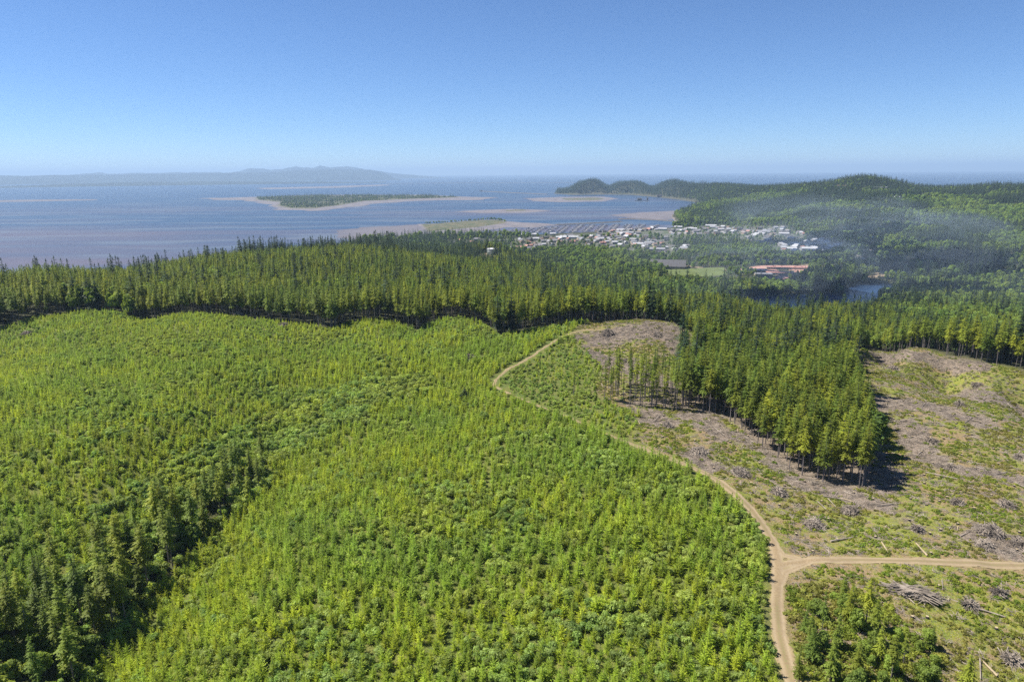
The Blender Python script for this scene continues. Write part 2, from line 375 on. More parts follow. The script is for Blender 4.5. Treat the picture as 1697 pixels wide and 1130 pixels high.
plantc = k.mix(k.remap(mid, .35, .65), (.10, .14, .025), (.17, .17, .035))
plantc = k.mix(k.remap(tiny, .4, .65), plantc, (.05, .06, .02)); med = k.noise(.6, 5)
grass = k.mix(k.remap(fine, .35, .65), (.11, .15, .02), (.24, .23, .03))
brown = k.mix(k.remap(tiny, .35, .65), (.17, .115, .05), (.28, .205, .11))
sl_ = k.mix(k.remap(fine, .35, .7), (.15, .11, .08), (.36, .29, .23)); sl_ = k.mix(k.remap(tiny, .5, .6), sl_, (.09,.07,.055))
bl = k.math('ADD', k.math('ADD', k.math('MULTIPLY', k.remap(big, .4, .6), .35), k.math('MULTIPLY', k.remap(mid, .38, .62), .4)), k.math('MULTIPLY', k.remap(med, .35, .65), .4))
cl = k.mix(k.remap(bl, .35, .75), brown, grass)
gs = k.math('SUBTRACT', k.math('ADD', k.attr('slash'), k.remap(k.noise(.09, 5), .55, .75, 0, .75)), k.math('MULTIPLY', k.remap(fine, .4, .6), .2))
cl = k.mix(k.remap(gs, .15, .7), cl, sl_); cl = k.mix(k.math('MULTIPLY', k.remap(k.noise(2.6, 4), .52, .62), .75), cl, (.055,.06,.022)); cl = k.mix(k.math('MULTIPLY', k.remap(k.noise(3.3, 4), .57, .66), .7), cl, (.3,.25,.21))
col = k.mix(k.attr('plant'), forest_floor, plantc); col = k.mix(k.attr('clear'), col, cl)
towng = k.mix(k.remap(k.noise(.03, 4), .4, .6), (.06,.08,.03),(.12,.115,.10))
col = k.mix(k.attr('town'), col, towng); col = k.mix(k.attr('field'), col, (.12,.14,.04))
col = k.mix(k.attr('bare'), col, k.mix(fine, (.3, .22, .15), (.2, .16, .10))); col = k.mix(k.attr('sand'), col, (.22,.18,.16))
k.l(col, b.inputs['Base Color']); b.inputs['Roughness'].default_value = .95
bp = k.n('ShaderNodeBump'); bp.inputs['Strength'].default_value = .7; bp.inputs['Distance'].default_value = .5
k.l(k.math('ADD', fine, k.math('MULTIPLY', tiny, .4)), bp.inputs['Height']); k.l(bp.outputs[0], b.inputs['Normal'])
me = mesh_np('terrain', V, Fq, [m], attrs=dict(clear=clear_a.ravel(), plant=plant_a.ravel(), slash=slash_a.ravel(), town=town_a.ravel(), bare=bare_a.ravel(), sand=sand_a.ravel(), field=field_a.ravel()), smooth=True)
tag(obj('terrain', me), 'hilly ground of clearcut soil, young plantation floor and forest floor', None, None, 'structure')

# ------------------------------------------------------------------ dirt road (one sheet with ruts, from the distance to its centre lines)
def build_road():
    pts = np.array(roadA+roadB); step = .4
    gx = np.arange(pts[:, 0].min()-8, pts[:, 0].max()+8, step); gy = np.arange(pts[:, 1].min()-8, pts[:, 1].max()+8, step)
    X, Y = np.meshgrid(gx, gy, indexing='ij'); d = droad(X, Y)
    rr = np.hypot(X, Y)
    hw = 1.95 + (fbm(X/2, Y/2, 31, 3)-.5)*1.2 - .95*sstep(205, 250, rr)+.2*sstep(300, 330, rr)-.35*sstep(380,430,rr)
    keep = d < hw
    cell = keep[:-1, :-1] & keep[1:, :-1] & keep[:-1, 1:] & keep[1:, 1:]
    idx = np.arange(X.size).reshape(X.shape); i, j = np.nonzero(cell)
    f = np.stack([idx[i, j], idx[i+1, j], idx[i+1, j+1], idx[i, j+1]], 1)
    used = np.unique(f); mp = np.zeros(X.size, int); mp[used] = np.arange(len(used))
    x = X.ravel()[used]; y = Y.ravel()[used]; dd = d.ravel()[used]
    edge = sstep(.6, 0, 0) if False else np.clip((hw.ravel()[used]-dd)/.8, 0, 1)
    rut = np.exp(-((dd-1.05)/.35)**2)
    z = H(x, y) + .16*np.minimum(edge*2, 1) - .07*rut - .03
    m, nt, b = mat('dirt_road'); k = N(nt)
    fine = k.noise(2.2, 5); mid = k.noise(.25, 3)
    c = k.mix(k.remap(fine, .35, .65), (.20, .145, .08), (.28, .21, .125))
    c = k.mix(k.math('MULTIPLY', k.attr('rut'), .5), c, (.36, .29, .195))
    c = k.mix(k.math('MULTIPLY', k.attr('crown'), k.remap(fine, .4, .55, 0, .8)), c, (.16, .15, .06)); c = k.mix(k.remap(mid, .5, .7, 0, .5), c, (.2,.15,.09))
    c = k.mix(k.math('MULTIPLY', k.math('SUBTRACT', 1.0, k.attr('edge')), k.remap(fine, .4, .6)), c, (.25, .22, .08))
    k.l(c, b.inputs['Base Color']); b.inputs['Roughness'].default_value = .95
    me = mesh_np('road', np.stack([x, y, z], 1), mp[f], [m], attrs=dict(rut=rut, edge=edge, crown=np.exp(-(dd/.4)**2)*sstep(12, 20, np.hypot(x-roadB[0][0], y-roadB[0][1]))), smooth=True)
    tag(obj('road', me), 'pale dirt logging road with a fork', None, None, 'structure')
build_road()

# ------------------------------------------------------------------ sea, lakes, sand bars, far land
def disc(name, m, rad, z, rings=(0, 500, 2000, 6000, 15000, 35000)):
    v = [(0, 0, z)]; f3 = []; f4 = []; n = 96; rl = [r for r in rings[1:] if r < rad]+[rad]
    for r in rl:
        for i in range(n): v.append((r*math.cos(i*2*math.pi/n), r*math.sin(i*2*math.pi/n), z))
    for i in range(n): f3.append((0, 1+i, 1+(i+1) % n))
    for q in range(len(rl)-1):
        for i in range(n):
            a = 1+q*n+i; b_ = 1+q*n+(i+1) % n; f4.append((a, a+n, b_+n, b_))
    return obj(name, mesh_np(name, v, [np.array(f3), np.array(f4)], [m]))
m, nt, b = mat('sea_water'); k = N(nt)
st = k.n('ShaderNodeMapping'); st.inputs['Rotation'].default_value = (0, 0, R(12)); st.inputs['Scale'].default_value = (.25, 1, 1); k.l(k.pos(), st.inputs['Vector'])
n1 = k.noise(.0016, 3, st.outputs[0]); n2 = k.noise(.006, 4, st.outputs[0])
sep = k.n('ShaderNodeSeparateXYZ'); k.l(k.pos(), sep.inputs[0])
dist = k.n('ShaderNodeVectorMath', operation='LENGTH'); k.l(k.pos(), dist.inputs[0])
shal = k.math('MULTIPLY', k.remap(n1, .42, .62), k.remap(dist.outputs['Value'], 2500, 6500, 1, 0))
c = k.mix(k.math('MULTIPLY', k.remap(n2, .4, .6), .4), (.025,.05,.09), (.035,.065,.10))
c = k.mix(shal, c, (.10,.072,.075)); c = k.mix(k.math('MULTIPLY', k.remap(n2, .5, .62), k.remap(dist.outputs['Value'], 2000, 9000, .7, .2)), c, (.115,.125,.135))
k.l(c, b.inputs['Base Color']); b.inputs['Roughness'].default_value = .35; b.inputs['Specular IOR Level'].default_value = .35
bp = k.n('ShaderNodeBump'); bp.inputs['Strength'].default_value = .35; bp.inputs['Distance'].default_value = 1.5
k.l(k.noise(.09, 4, st.outputs[0]), bp.inputs['Height']); k.l(bp.outputs[0], b.inputs['Normal'])
M_sea = m
tag(disc('sea', M_sea, 64000, 0), 'calm blue grey bay and ocean', None, None, 'structure')
m, nt, b = mat('lake_water'); b.inputs['Base Color'].default_value = (.015,.035,.08,1); b.inputs['Roughness'].default_value = .25
k = N(nt); bp = k.n('ShaderNodeBump'); bp.inputs['Strength'].default_value = .3; k.l(k.noise(.6, 3), bp.inputs['Height']); k.l(bp.outputs[0], b.inputs['Normal'])
M_lake = m
def flatpoly(name, poly, z, mt, label):
    p = np.array(poly); me = bpy.data.meshes.new(name); me.from_pydata([(x, y, z) for x, y in p], [], [tuple(range(len(p)))]); me.materials.append(mt)
    return tag(obj(name, me), label, None, None, 'structure')
lk_all = lake1
flatpoly('lake', [(x+0, y) for x, y in lake1], 6.0, M_lake, 'dark blue lake behind the forest')
flatpoly('lake', lake2, 5.995, M_lake, 'narrow arm of the blue lake')

def sandbank(name, poly, top, slope, m, label, step=None, veg=None):
    """low island: a domed sheet inside its shore line"""
    p = np.array(poly); lo = p.min(0); hi = p.max(0)
    step = step or max((hi-lo).max()/130, 3)
    gx = np.arange(lo[0]-step*2, hi[0]+step*2, step); gy = np.arange(lo[1]-step*2, hi[1]+step*2, step)
    X, Y = np.meshgrid(gx, gy, indexing='ij'); d = dseg(X, Y, poly, True); i_ = inpoly(X, Y, poly)
    d = np.where(i_, d, -d) + (fbm(X/(step*7), Y/(step*7), 11, 3)-.5)*step*6
    Z = np.clip(d*slope, -1.5, top) + np.where(d > 0, fbm(X/(step*5), Y/(step*5), 13, 3)*top*.3, 0)
    idx = np.arange(X.size).reshape(X.shape); kp = d > -step*2
    cell = kp[:-1, :-1] & kp[1:, :-1] & kp[:-1, 1:] & kp[1:, 1:]; i, j = np.nonzero(cell)
    f = np.stack([idx[i, j], idx[i+1, j], idx[i+1, j+1], idx[i, j+1]], 1); used = np.unique(f); mp = np.zeros(X.size, int); mp[used] = np.arange(len(used))
    vg = np.zeros(X.shape)
    if veg: vv = inpoly(X, Y, veg); dv = dseg(X, Y, veg, True); vg = np.where(vv, 1., np.clip(1-dv/step, 0, 1))
    me = mesh_np(name, np.stack([X.ravel()[used], Y.ravel()[used], Z.ravel()[used]], 1), mp[f], [m], attrs=dict(veg=vg.ravel()[used]), smooth=True)
    return tag(obj(name, me), label, None, None, 'structure')
m, nt, b = mat('wet_sand'); k = N(nt); s3 = k.n('ShaderNodeSeparateXYZ'); k.l(k.pos(), s3.inputs[0])
wet = k.remap(s3.outputs[2], .0, .8); nn = k.noise(.02, 4)
c = k.mix(wet, (.085,.085,.11),(.175,.155,.155)); c = k.mix(k.remap(nn, .4, .65), c, (.12,.11,.12))
vegc = k.mix(k.remap(k.noise(.03, 3), .4, .6), (.06,.075,.03), (.13,.11,.06))
c = k.mix(k.attr('veg'), c, vegc); k.l(c, b.inputs['Base Color']); b.inputs['Roughness'].default_value = .75
M_sand = m
S = lambda L: [at_z(x, y, 0) for x, y in L]
isl_veg = S([(425,328),(520,324.5),(700,324.5),(765,327.5),(690,330),(600,334),(560,341),(515,346.5),(485,346),(462,341),(470,336),(430,332)])
sandbank('sand_island', S([(328,329),(420,326.5),(520,323),(700,323),(770,326.5),(822,327.5),(800,331.5),(690,333),(620,338),(570,346),(510,350.5),(462,347),(450,340),(400,332),(345,331)]), 2.2, .02, M_sand, 'long low island with dark scrub and pale beaches', veg=isl_veg)
bar_veg = S([(930,329.5),(985,328),(1003,330),(985,332.5),(940,332)])
sandbank('sand_island', S([(868,329),(930,326.5),(1000,326),(1025,329),(1000,334),(930,335.5),(885,333.5)]), 1.8, .02, M_sand, 'small tidal island with a grassy middle', veg=bar_veg)
sandbank('sand_bar', S([(752,351),(790,348.5),(850,346.5),(900,348),(915,350),(870,353),(800,353.5)]), 1.0, .02, M_sand, 'thin sand bar in mid channel', veg=S([(838,349),(868,347.8),(872,349.5),(840,350.5)]))
sandbank('sand_bar', S([(-60,333),(60,331),(158,330.5),(162,332),(40,334.5),(-60,336)]), .4, .01, M_sand, 'faint sand bar at far left')
sandbank('tidal_flat', S([(556,383),(600,377),(660,374),(705,371),(730,378),(735,396),(700,400),(640,402),(590,404),(560,392)]), .35, .004, M_sand, 'pinkish tidal flat behind the dark trees')
sandbank('tidal_flat', S([(1005,357),(1060,352),(1150,348),(1165,352),(1125,361),(1100,366),(1050,362)]), .6, .01, M_sand, 'pale mud flat beside the wooded shore')
sandbank('spit', S([(690,372),(720,370.5),(800,364.5),(828,364.5),(850,368),(905,370.5),(922,373.5),(880,377.5),(840,377),(800,382),(760,387),(790,395),(735,396),(705,384)]), 3.0, .05, M_sand, 'grassy spit sheltering the marina', veg=S([(700,372.5),(725,371),(800,365.5),(826,365.5),(838,371),(790,378),(740,382.5),(712,384)]))
sandbank('sand_bar', S([(420,312),(520,309.5),(640,306),(648,307.5),(560,311.5),(440,314)]), 1.0, .01, M_sand, 'distant pale sand bar below the far low land')

def ridge_mesh(name, prof, dist, width, m, label, seed=0, rough=.12):
    """long far range: profile = [(px, height m)]"""
    pxs = np.linspace(prof[0][0], prof[-1][0], 260); hs = np.interp(pxs, [p[0] for p in prof], [p[1] for p in prof])
    if dist > 30000: hs = (hs*.62-20)*(.86+.28*fbm(pxs/14, pxs*0, 3, 4)) + 20
    na_ = len(pxs); dd = np.linspace(-1, 1, 15); V = []
    for i, px in enumerate(pxs):
        for d in dd:
            r = dist + d*width; x, y = at_r(px, r, 290)
            nse = float(fbm(np.array([x/900.]), np.array([y/900.]), seed, 4)[0])
            V.append((x, y, max(hs[i]*(1-abs(d)**1.4)*(1-rough+2*rough*nse), -1) if abs(d) < .99 else -1))
    idx = np.arange(na_*15).reshape(na_, 15); f = np.stack([idx[:-1, :-1].ravel(), idx[1:, :-1].ravel(), idx[1:, 1:].ravel(), idx[:-1, 1:].ravel()], 1)
    return tag(obj(name, mesh_np(name, V, f, [m], smooth=True)), label, None, None, 'structure')
M_far = plain('far_wooded_hills', (.03, .045, .04), .9, .4, .001)
ridge_mesh('mountain_range', [(-250,380),(-60,420),(0,400),(30,390),(45,350),(60,330),(100,380),(130,480),(160,520),(200,460),(240,500),(290,470),(300,520),(330,480),(345,540),(380,480),(400,620),(412,760),(425,700),(450,680),(470,720),(490,820),(505,740),(530,840),(550,860),(575,800),(600,700),(625,560),(650,380),(700,160),(740,0)], 32000, 1500, M_far, 'pale blue mountain range on the far horizon', 41)
ridge_mesh('headland', [(-250,200),(0,240),(200,230),(400,270),(500,320),(560,370),(600,370),(625,310),(640,200),(652,60),(665,0)], 25000, 2000, M_far, 'hazy headland ending in the sea', 47)
ridge_mesh('far_shore', [(-200,8),(0,25),(120,50),(250,55),(400,45),(520,30),(600,12),(640,2)], 17500, 1200, M_far, 'low dark wooded shore across the bay', 51, .4)

# ------------------------------------------------------------------ plants: prototype meshes
def tri_mesh(name, T, tint, mats, extra=None):
    """T (n,3,3) triangles; extra = MB with trunk (material 1)"""
    T = np.asarray(T); nv = len(T)*3; v = T.reshape(-1, 3); f = np.arange(nv).reshape(-1, 3); tv = np.repeat(tint, 3); mi = np.zeros(len(T), int)
    fl = [f]
    if extra:
        v = np.concatenate([v, np.array(extra.v)]); q = [a for a in extra.f if len(a) == 4]
        fl.append(np.array(q)+nv); mi = np.concatenate([mi, np.ones(len(q), int)]); tv = np.concatenate([tv, extra.t])
    return mesh_np(name, v, fl, mats, mi, dict(tint=tv))
def conifer_tris(h, base, rmax, levels, nb, seed, droop=.35, shape=1.0, nseg=4, gap=0., wid=.42, ragged=.3, topflat=0.0):
    g = np.random.default_rng(seed); T = []; tint = []
    zb = h*base
    for L in range(levels):
        t = (L+.5*g.random())/levels; z = zb + (h-zb)*t
        rad = rmax*((1-t)**shape)*(1-ragged*.5+ragged*g.random()) + .04*rmax
        if base > .25: rad *= min(1, .45+t*3)
        n_ = max(4, int(nb*(1-.45*t))); a0 = g.random()*6.28
        for q in range(n_):
            if g.random() < gap: continue
            a = a0+6.283*q/n_+g.normal()*.18; l = rad*(.72+.5*g.random()); zz = z+g.normal()*(h-zb)/levels*.5
            dx, dy = math.cos(a), math.sin(a); tn = g.random()
            lift = .35-.5*droop+ .5*t; sp = []
            for s in range(nseg+1):
                u = s/nseg; sp.append(np.array([dx*l*u, dy*l*u, zz + l*(lift*u - droop*u*u)]))
            sd = np.array([-dy, dx, 0])
            for s in range(nseg):
                u = (s+.5)/nseg; wd = l*wid*(1.05-u)*(.6+.7*g.random())
                for sg in (-1, 1):
                    tip = sp[s]*.25+sp[s+1]*.75 + sd*sg*wd + np.array([dx, dy, 0])*wd*.35 - np.array([0, 0, wd*(.25+.3*g.random())])
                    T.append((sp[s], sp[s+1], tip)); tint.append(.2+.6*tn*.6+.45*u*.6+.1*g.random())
    # leader
    tp = np.array([0, 0, h*1.02]); rr = rmax*.1
    for q in range(3):
        a = q*2.1; T.append((tp, np.array([math.cos(a)*rr, math.sin(a)*rr, h*.93]), np.array([math.cos(a+2)*rr, math.sin(a+2)*rr, h*.93]))); tint.append(.8)
    return np.array(T), np.array(tint)
def trunk_mb(h, r, seed=0, n=6, stubs=0):
    g = random.Random(seed); b = MB(); lx = g.uniform(-.01, .01)*h; ly = g.uniform(-.01, .01)*h
    pts = [(lx*t*t, ly*t*t, h*t-.5*(t == 0)) for t in (0, .35, .7, .97)]; rad = [r, r*.8, r*.5, r*.08]
    for i in range(3): b.tube(pts[i], pts[i+1], rad[i], rad[i+1], n, 0, cap=False)
    for i in range(stubs):
        z = h*g.uniform(.12, .6); a = g.uniform(0, 6.28); l = g.uniform(.4, 1.5)
        b.tube((0, 0, z), (math.cos(a)*l, math.sin(a)*l, z-.15*l), .05, .02, 4, 0, cap=False)
    return b
def leafball_tris(lobes, leaf, per, seed, flat=1.0):
    g = np.random.default_rng(seed); T = []; tint = []
    for (x, y, z, r) in lobes:
        tn = g.random()*.4
        for q in range(per):
            d = g.normal(size=3); d /= np.linalg.norm(d)
            if d[2] < -.55: d[2] *= -1
            p = np.array([x, y, z])+d*r*(.72+.36*g.random())*np.array([1, 1, flat])
            nrm = d+g.normal(size=3)*.45; nrm /= np.linalg.norm(nrm); u = np.cross(nrm, g.normal(size=3)); u /= np.linalg.norm(u); v = np.cross(nrm, u)
            s = leaf*(.6+.8*g.random())
            a, b_, c, e_ = p+u*s, p+v*s*.7, p-u*s, p-v*s*.7
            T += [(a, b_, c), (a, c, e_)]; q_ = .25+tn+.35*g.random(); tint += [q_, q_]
    return np.array(T), np.array(tint)
def lobes_tree(h, rc, nl, seed, zb=.35):
    g = np.random.default_rng(seed); L = []
    for i in range(nl):
        t = g.random(); a = g.random()*6.28; zz = h*(zb+(.93-zb)*t); rr = rc*math.sqrt(max(.05, 1-(2*t-.75)**2*.6))*(.3+.55*g.random())
        L.append((math.cos(a)*rr, math.sin(a)*rr, zz, rc*(.34+.25*g.random())))
    return L
protos = {}
def add_proto(kind, crown_T, crown_t, trunk, mcrown, mtrunk):
    L = protos.setdefault(kind, []); nm = kind+'_kind_'+'abcdefgh'[len(L)]
    L.append(dict(joined=tri_mesh(nm, crown_T, crown_t, [mcrown, mtrunk], trunk),
                  crown=tri_mesh(nm+'_crown', crown_T, crown_t, [mcrown]),
                  trunk=trunk.mesh(nm+'_trunk', [mtrunk], True) if trunk else None))
for s in range(6):
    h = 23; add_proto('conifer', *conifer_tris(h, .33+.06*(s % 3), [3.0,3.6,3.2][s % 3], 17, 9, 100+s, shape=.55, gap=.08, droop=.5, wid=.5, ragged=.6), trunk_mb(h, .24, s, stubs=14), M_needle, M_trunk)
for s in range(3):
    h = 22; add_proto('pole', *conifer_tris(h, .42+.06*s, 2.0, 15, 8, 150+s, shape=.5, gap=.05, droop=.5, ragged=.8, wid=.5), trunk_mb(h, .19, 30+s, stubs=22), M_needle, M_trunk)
for s in range(5):
    h = 30; add_proto('bigconifer', *conifer_tris(h, .14, 5.0, 22, 9, 200+s, shape=.55, gap=.12, ragged=.8, droop=.5), trunk_mb(h, .4, 40+s), M_needle_dark, M_trunk)
for s in range(4):
    h = 30; add_proto('hillconifer', *conifer_tris(h, .1, 5.6, 12, 8, 250+s, shape=.55, gap=.05, ragged=.8, nseg=3, wid=.55), trunk_mb(h, .4, 50+s, 4), M_needle_hill, M_trunk)
for s in range(4):
    h = 20; add_proto('fullconifer', *conifer_tris(h, .07+.1*(s % 2), 3.6, 20, 9, 350+s, shape=.75, gap=.06, droop=.5, wid=.5, ragged=.6), trunk_mb(h, .24, 90+s), M_needle, M_trunk)
for s in range(7):
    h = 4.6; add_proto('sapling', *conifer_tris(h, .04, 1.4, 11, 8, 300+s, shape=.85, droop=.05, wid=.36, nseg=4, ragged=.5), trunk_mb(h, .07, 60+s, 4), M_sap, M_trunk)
for s in range(5):
    g = np.random.default_rng(400+s); lb = [(g.normal()*.75, g.normal()*.75, .7+g.random()*1.3, .65+.35*g.random()) for _ in range(8)]
    add_proto('shrub', *leafball_tris(lb, .22, 100, 410+s), trunk_mb(1.8, .06, 70+s, 4), M_shrub, M_trunk)
for s in range(5):
    add_proto('alder', *leafball_tris(lobes_tree(12, 3.6, 15, 500+s), .5, 95, 510+s), trunk_mb(9, .2, 80+s, 5), M_alder, M_trunk_pale)
for s in range(4):
    g = np.random.default_rng(600+s); lb = [(g.normal()*.7, g.normal()*.7, .12+g.random()*.3, .4+.25*g.random()) for _ in range(6)]
    add_proto('tuft', *leafball_tris(lb, .16, 45, 610+s, .7), None, M_tuft, M_trunk)
def sticks_mb(nst, rad, hmax, seed, rr=(.03, .09), ll=(.8, 3.5), dome=False, along=None):
    g = random.Random(seed); b = MB()
    for i in range(nst):
        a = g.uniform(0, 6.28); q = math.sqrt(g.random()); x = math.cos(a)*q*rad; y = math.sin(a)*q*rad
        if along: x *= along
        z = (hmax*(1-q**1.6) if dome else 0)+g.uniform(0, .12+.1*hmax)
        L = g.uniform(*ll); d = g.uniform(0, 6.28)
        if along: d = g.gauss(0, .55)+(3.14 if g.random() < .5 else 0)
        el = g.gauss(0, .22 if dome else .1)
        if dome and not along: el -= .4*q; d = a+g.gauss(0, .9)
        dx = math.cos(d)*math.cos(el)*L/2; dy = math.sin(d)*math.cos(el)*L/2; dz = math.sin(el)*L/2
        r = g.uniform(*rr); z = max(z, abs(dz)*.6+.05)
        b.tube((x-dx, y-dy, z-dz), (x+dx, y+dy, z+dz), r, r*.5, 4, 0, g.random(), cap=False)
    return b
twig = [sticks_mb(16, 1.5, .2, 700+s).mesh('twig_scatter_'+'abcd'[s], [M_stick]) for s in range(4)]

# ------------------------------------------------------------------ geometry-nodes scatter for the uncountable rest
def scatter(name, meshes, pts, rotz, scl, vi, label, cat, tilt=0.05):
    if len(pts) == 0: return
    c = bpy.data.collections.new(name+'_kinds')
    for i, me in enumerate(meshes):
        o = bpy.data.objects.new('%s_kind_%s' % (name, 'abcdefgh'[i]), me); c.objects.link(o)
    me = bpy.data.meshes.new(name); me.vertices.add(len(pts)); me.vertices.foreach_set('co', np.asarray(pts, np.float32).ravel())
    rot = np.stack([rng.normal(size=len(pts))*tilt, rng.normal(size=len(pts))*tilt, rotz], 1).astype(np.float32)
    scl = np.asarray(scl, np.float32)
    if scl.ndim == 1: scl = np.stack([scl, scl, scl], 1)
    a = me.attributes.new('rot', 'FLOAT_VECTOR', 'POINT'); a.data.foreach_set('vector', rot.ravel())
    a = me.attributes.new('scl', 'FLOAT_VECTOR', 'POINT'); a.data.foreach_set('vector', scl.astype(np.float32).ravel())
    a = me.attributes.new('vi', 'INT', 'POINT'); a.data.foreach_set('value', np.asarray(vi, np.int32))
    o = obj(name, me)
    ng = bpy.data.node_groups.new(name, 'GeometryNodeTree')
    ng.interface.new_socket('Geometry', in_out='INPUT', socket_type='NodeSocketGeometry'); ng.interface.new_socket('Geometry', in_out='OUTPUT', socket_type='NodeSocketGeometry')
    gi = ng.nodes.new('NodeGroupInput'); go = ng.nodes.new('NodeGroupOutput')
    ip = ng.nodes.new('GeometryNodeInstanceOnPoints'); ci = ng.nodes.new('GeometryNodeCollectionInfo')
    ci.inputs['Collection'].default_value = c; ci.inputs['Separate Children'].default_value = True; ci.inputs['Reset Children'].default_value = True
    ip.inputs['Pick Instance'].default_value = True
    def na(n_, t):
        x = ng.nodes.new('GeometryNodeInputNamedAttribute'); x.data_type = t; x.inputs['Name'].default_value = n_; return x.outputs['Attribute']
    ng.links.new(gi.outputs[0], ip.inputs['Points']); ng.links.new(ci.outputs[0], ip.inputs['Instance'])
    ng.links.new(na('vi', 'INT'), ip.inputs['Instance Index']); ng.links.new(na('rot', 'FLOAT_VECTOR'), ip.inputs['Rotation']); ng.links.new(na('scl', 'FLOAT_VECTOR'), ip.inputs['Scale'])
    ng.links.new(ip.outputs[0], go.inputs[0])
    md = o.modifiers.new('scatter', 'NODES'); md.node_group = ng
    return tag(o, label, cat, None, 'stuff')

proto_objs = {}
def copy_thing(kind, v, loc, rz, s, name, label, cat, group):
    key = (kind, v, name)
    if key not in proto_objs:
        e = bpy.data.objects.new(name, None); parts = []
        P = protos[kind][v]
        if P['trunk']: parts.append(bpy.data.objects.new('trunk', P['trunk']))
        parts.append(bpy.data.objects.new('crown', P['crown'])); proto_objs[key] = (e, parts)
        first = True
    else: first = False
    e, parts = proto_objs[key]
    if not first: e = e.copy()
    COL.objects.link(e); e.location = loc; e.rotation_euler = (0, 0, rz); e.scale = (s, s, s) if np.isscalar(s) else s
    e['label'] = label; e['category'] = cat; e['group'] = group
    for p in parts:
        q = p if first else p.copy(); COL.objects.link(q); q.parent = e
    return e

def jgrid(x0, x1, y0, y1, s):
    X, Y = np.meshgrid(np.arange(x0, x1, s), np.arange(y0, y1, s)); X = X.ravel(); Y = Y.ravel()
    return X+rng.uniform(-.46, .46, len(X))*s, Y+rng.uniform(-.46, .46, len(Y))*s
def inview(x, y, m_=1.12):
    return (y > 20) & (np.abs(x) < y*.80*m_+25)
KINDS = {}
def put(kind, x, y, s, nv):
    d = KINDS.setdefault(kind, [[], [], [], []])
    d[0].append(x); d[1].append(y); d[2].append(s*np.ones(len(x))); d[3].append(rng.integers(0, nv, len(x)))

ridge_w = np.array(ridge)
# ---- near forest and its neighbours (classification of every planting point)
def nearcut(x, y): return inpoly(x, y, clearA)
# plantation
x, y = jgrid(-420, 330, 70, 480, 2.15)
ok = inview(x, y) & inpoly(x, y, plant) & ~nearcut(x, y) & (droad(x, y) > np.where(dseg(x, y, roadA[9:15]) < 7, 4.3, np.where(dseg(x, y, roadA[14:21]) < 8, 1.9, 2.9))) & ~inpoly(x, y, strip)
x, y = x[ok], y[ok]
ing = inpoly(x, y, gully); inh = inpoly(x, y, hollow); insc = inpoly(x, y, scrub); r = np.hypot(x, y)
nz = fbm(x/22, y/22, 61, 4)
pshr = .10 + .5*sstep(.52, .68, nz) + .5*inh + .35*insc + .12*sstep(330, 430, r)
sh = (rng.random(len(x)) < pshr) & ~ing
sp = ~sh & ~ing & (rng.random(len(x)) < np.where(insc, .75, .94))
zone_s = .72+.5*fbm(x/35, y/35, 71, 3)
smin = np.where(insc, .6, 1)*(1-.25*sstep(360, 440, r))
put('sapling', x[sp], y[sp], (zone_s*smin*(.72+.5*rng.random(len(x))))[sp], 7)
put('shrub', x[sh], y[sh], (np.where(inh, 1.15, .85)*smin*(.6+.6*rng.random(len(x))))[sh], 5)
# gully wood
x, y = jgrid(-330, 20, 60, 330, 4.4)
ok = inview(x, y, 1.3) & inpoly(x, y, gully); x, y = x[ok], y[ok]
q = rng.random(len(x)); pc = .62
gx_ = q < pc; sc2 = .58+.34*rng.random(len(x)); gf = gx_ & (rng.random(len(x)) < .35); gx_ &= ~gf; put('conifer', x[gx_], y[gx_], sc2[gx_], 6); put('fullconifer', x[gf], y[gf], sc2[gf], 4)
ga = (q >= pc) & (q < .80); put('alder', x[ga], y[ga], .4+.4*rng.random(ga.sum()), 5)
x, y = jgrid(-330, 20, 60, 330, 2.8); ok = inview(x, y, 1.3) & inpoly(x, y, gully) & (rng.random(len(x)) < .6); put('shrub', x[ok], y[ok], .8+.7*rng.random(ok.sum()), 5)
x, y = jgrid(-330, 20, 60, 330, 9); ok = inview(x, y) & inpoly(x, y, hollow); x, y = x[ok], y[ok]
ga = rng.random(len(x)) < .3; put('alder', x[ga], y[ga], .25+.2*rng.random(ga.sum()), 5)
# mature forest behind and the strip
x, y = jgrid(-1500, 1500, 150, 1400, 4.4)
r = np.hypot(x, y); ok = inview(x, y) & (r < 1320) & inpoly(x, y, coast); x, y = x[ok], y[ok]; r = r[ok]
sx_, sy_ = jgrid(60, 330, 180, 480, 3.3); so_ = inpoly(sx_, sy_, strip); keepf = ~inpoly(x, y, strip)
x = np.concatenate([x[keepf], sx_[so_]]); y = np.concatenate([y[keepf], sy_[so_]]); r = np.hypot(x, y)
far_thin = rng.random(len(x)) < np.where(r < 620, .95, .95-.38*sstep(620, 1100, r)); x, y, r = x[far_thin], y[far_thin], r[far_thin]
instrip = inpoly(x, y, strip) & ~inpoly(x, y, poleband)
ok = (instrip | (~inpoly(x, y, plant) & ~nearcut(x, y))) & ~inpoly(x, y, gully) & (instrip | (r > 250))
for lk in lakes_pad: ok &= ~inpoly(x, y, lk) & (dseg(x, y, lk, True) > 5)
ok &= ~inpoly(x, y, field) & ~inpoly(x, y, track) & (barefn(x, y) < .4) & (H(x, y) > 1.5)
pxq, _, _ = project(np.stack([x, y, H(x, y)], 1)); ok &= ~((pxq > 1100) & (pxq < 1345) & (r > 1225))
x, y, r = x[ok], y[ok], r[ok]; instrip = inpoly(x, y, strip)
px, py, _ = project(np.stack([x, y, H(x, y)+15], 1))
nz = fbm(x/60, y/60, 81, 4)
low = sstep(55, 30, H(x, y)) if False else 1-sstep(30, 58, H(x, y))
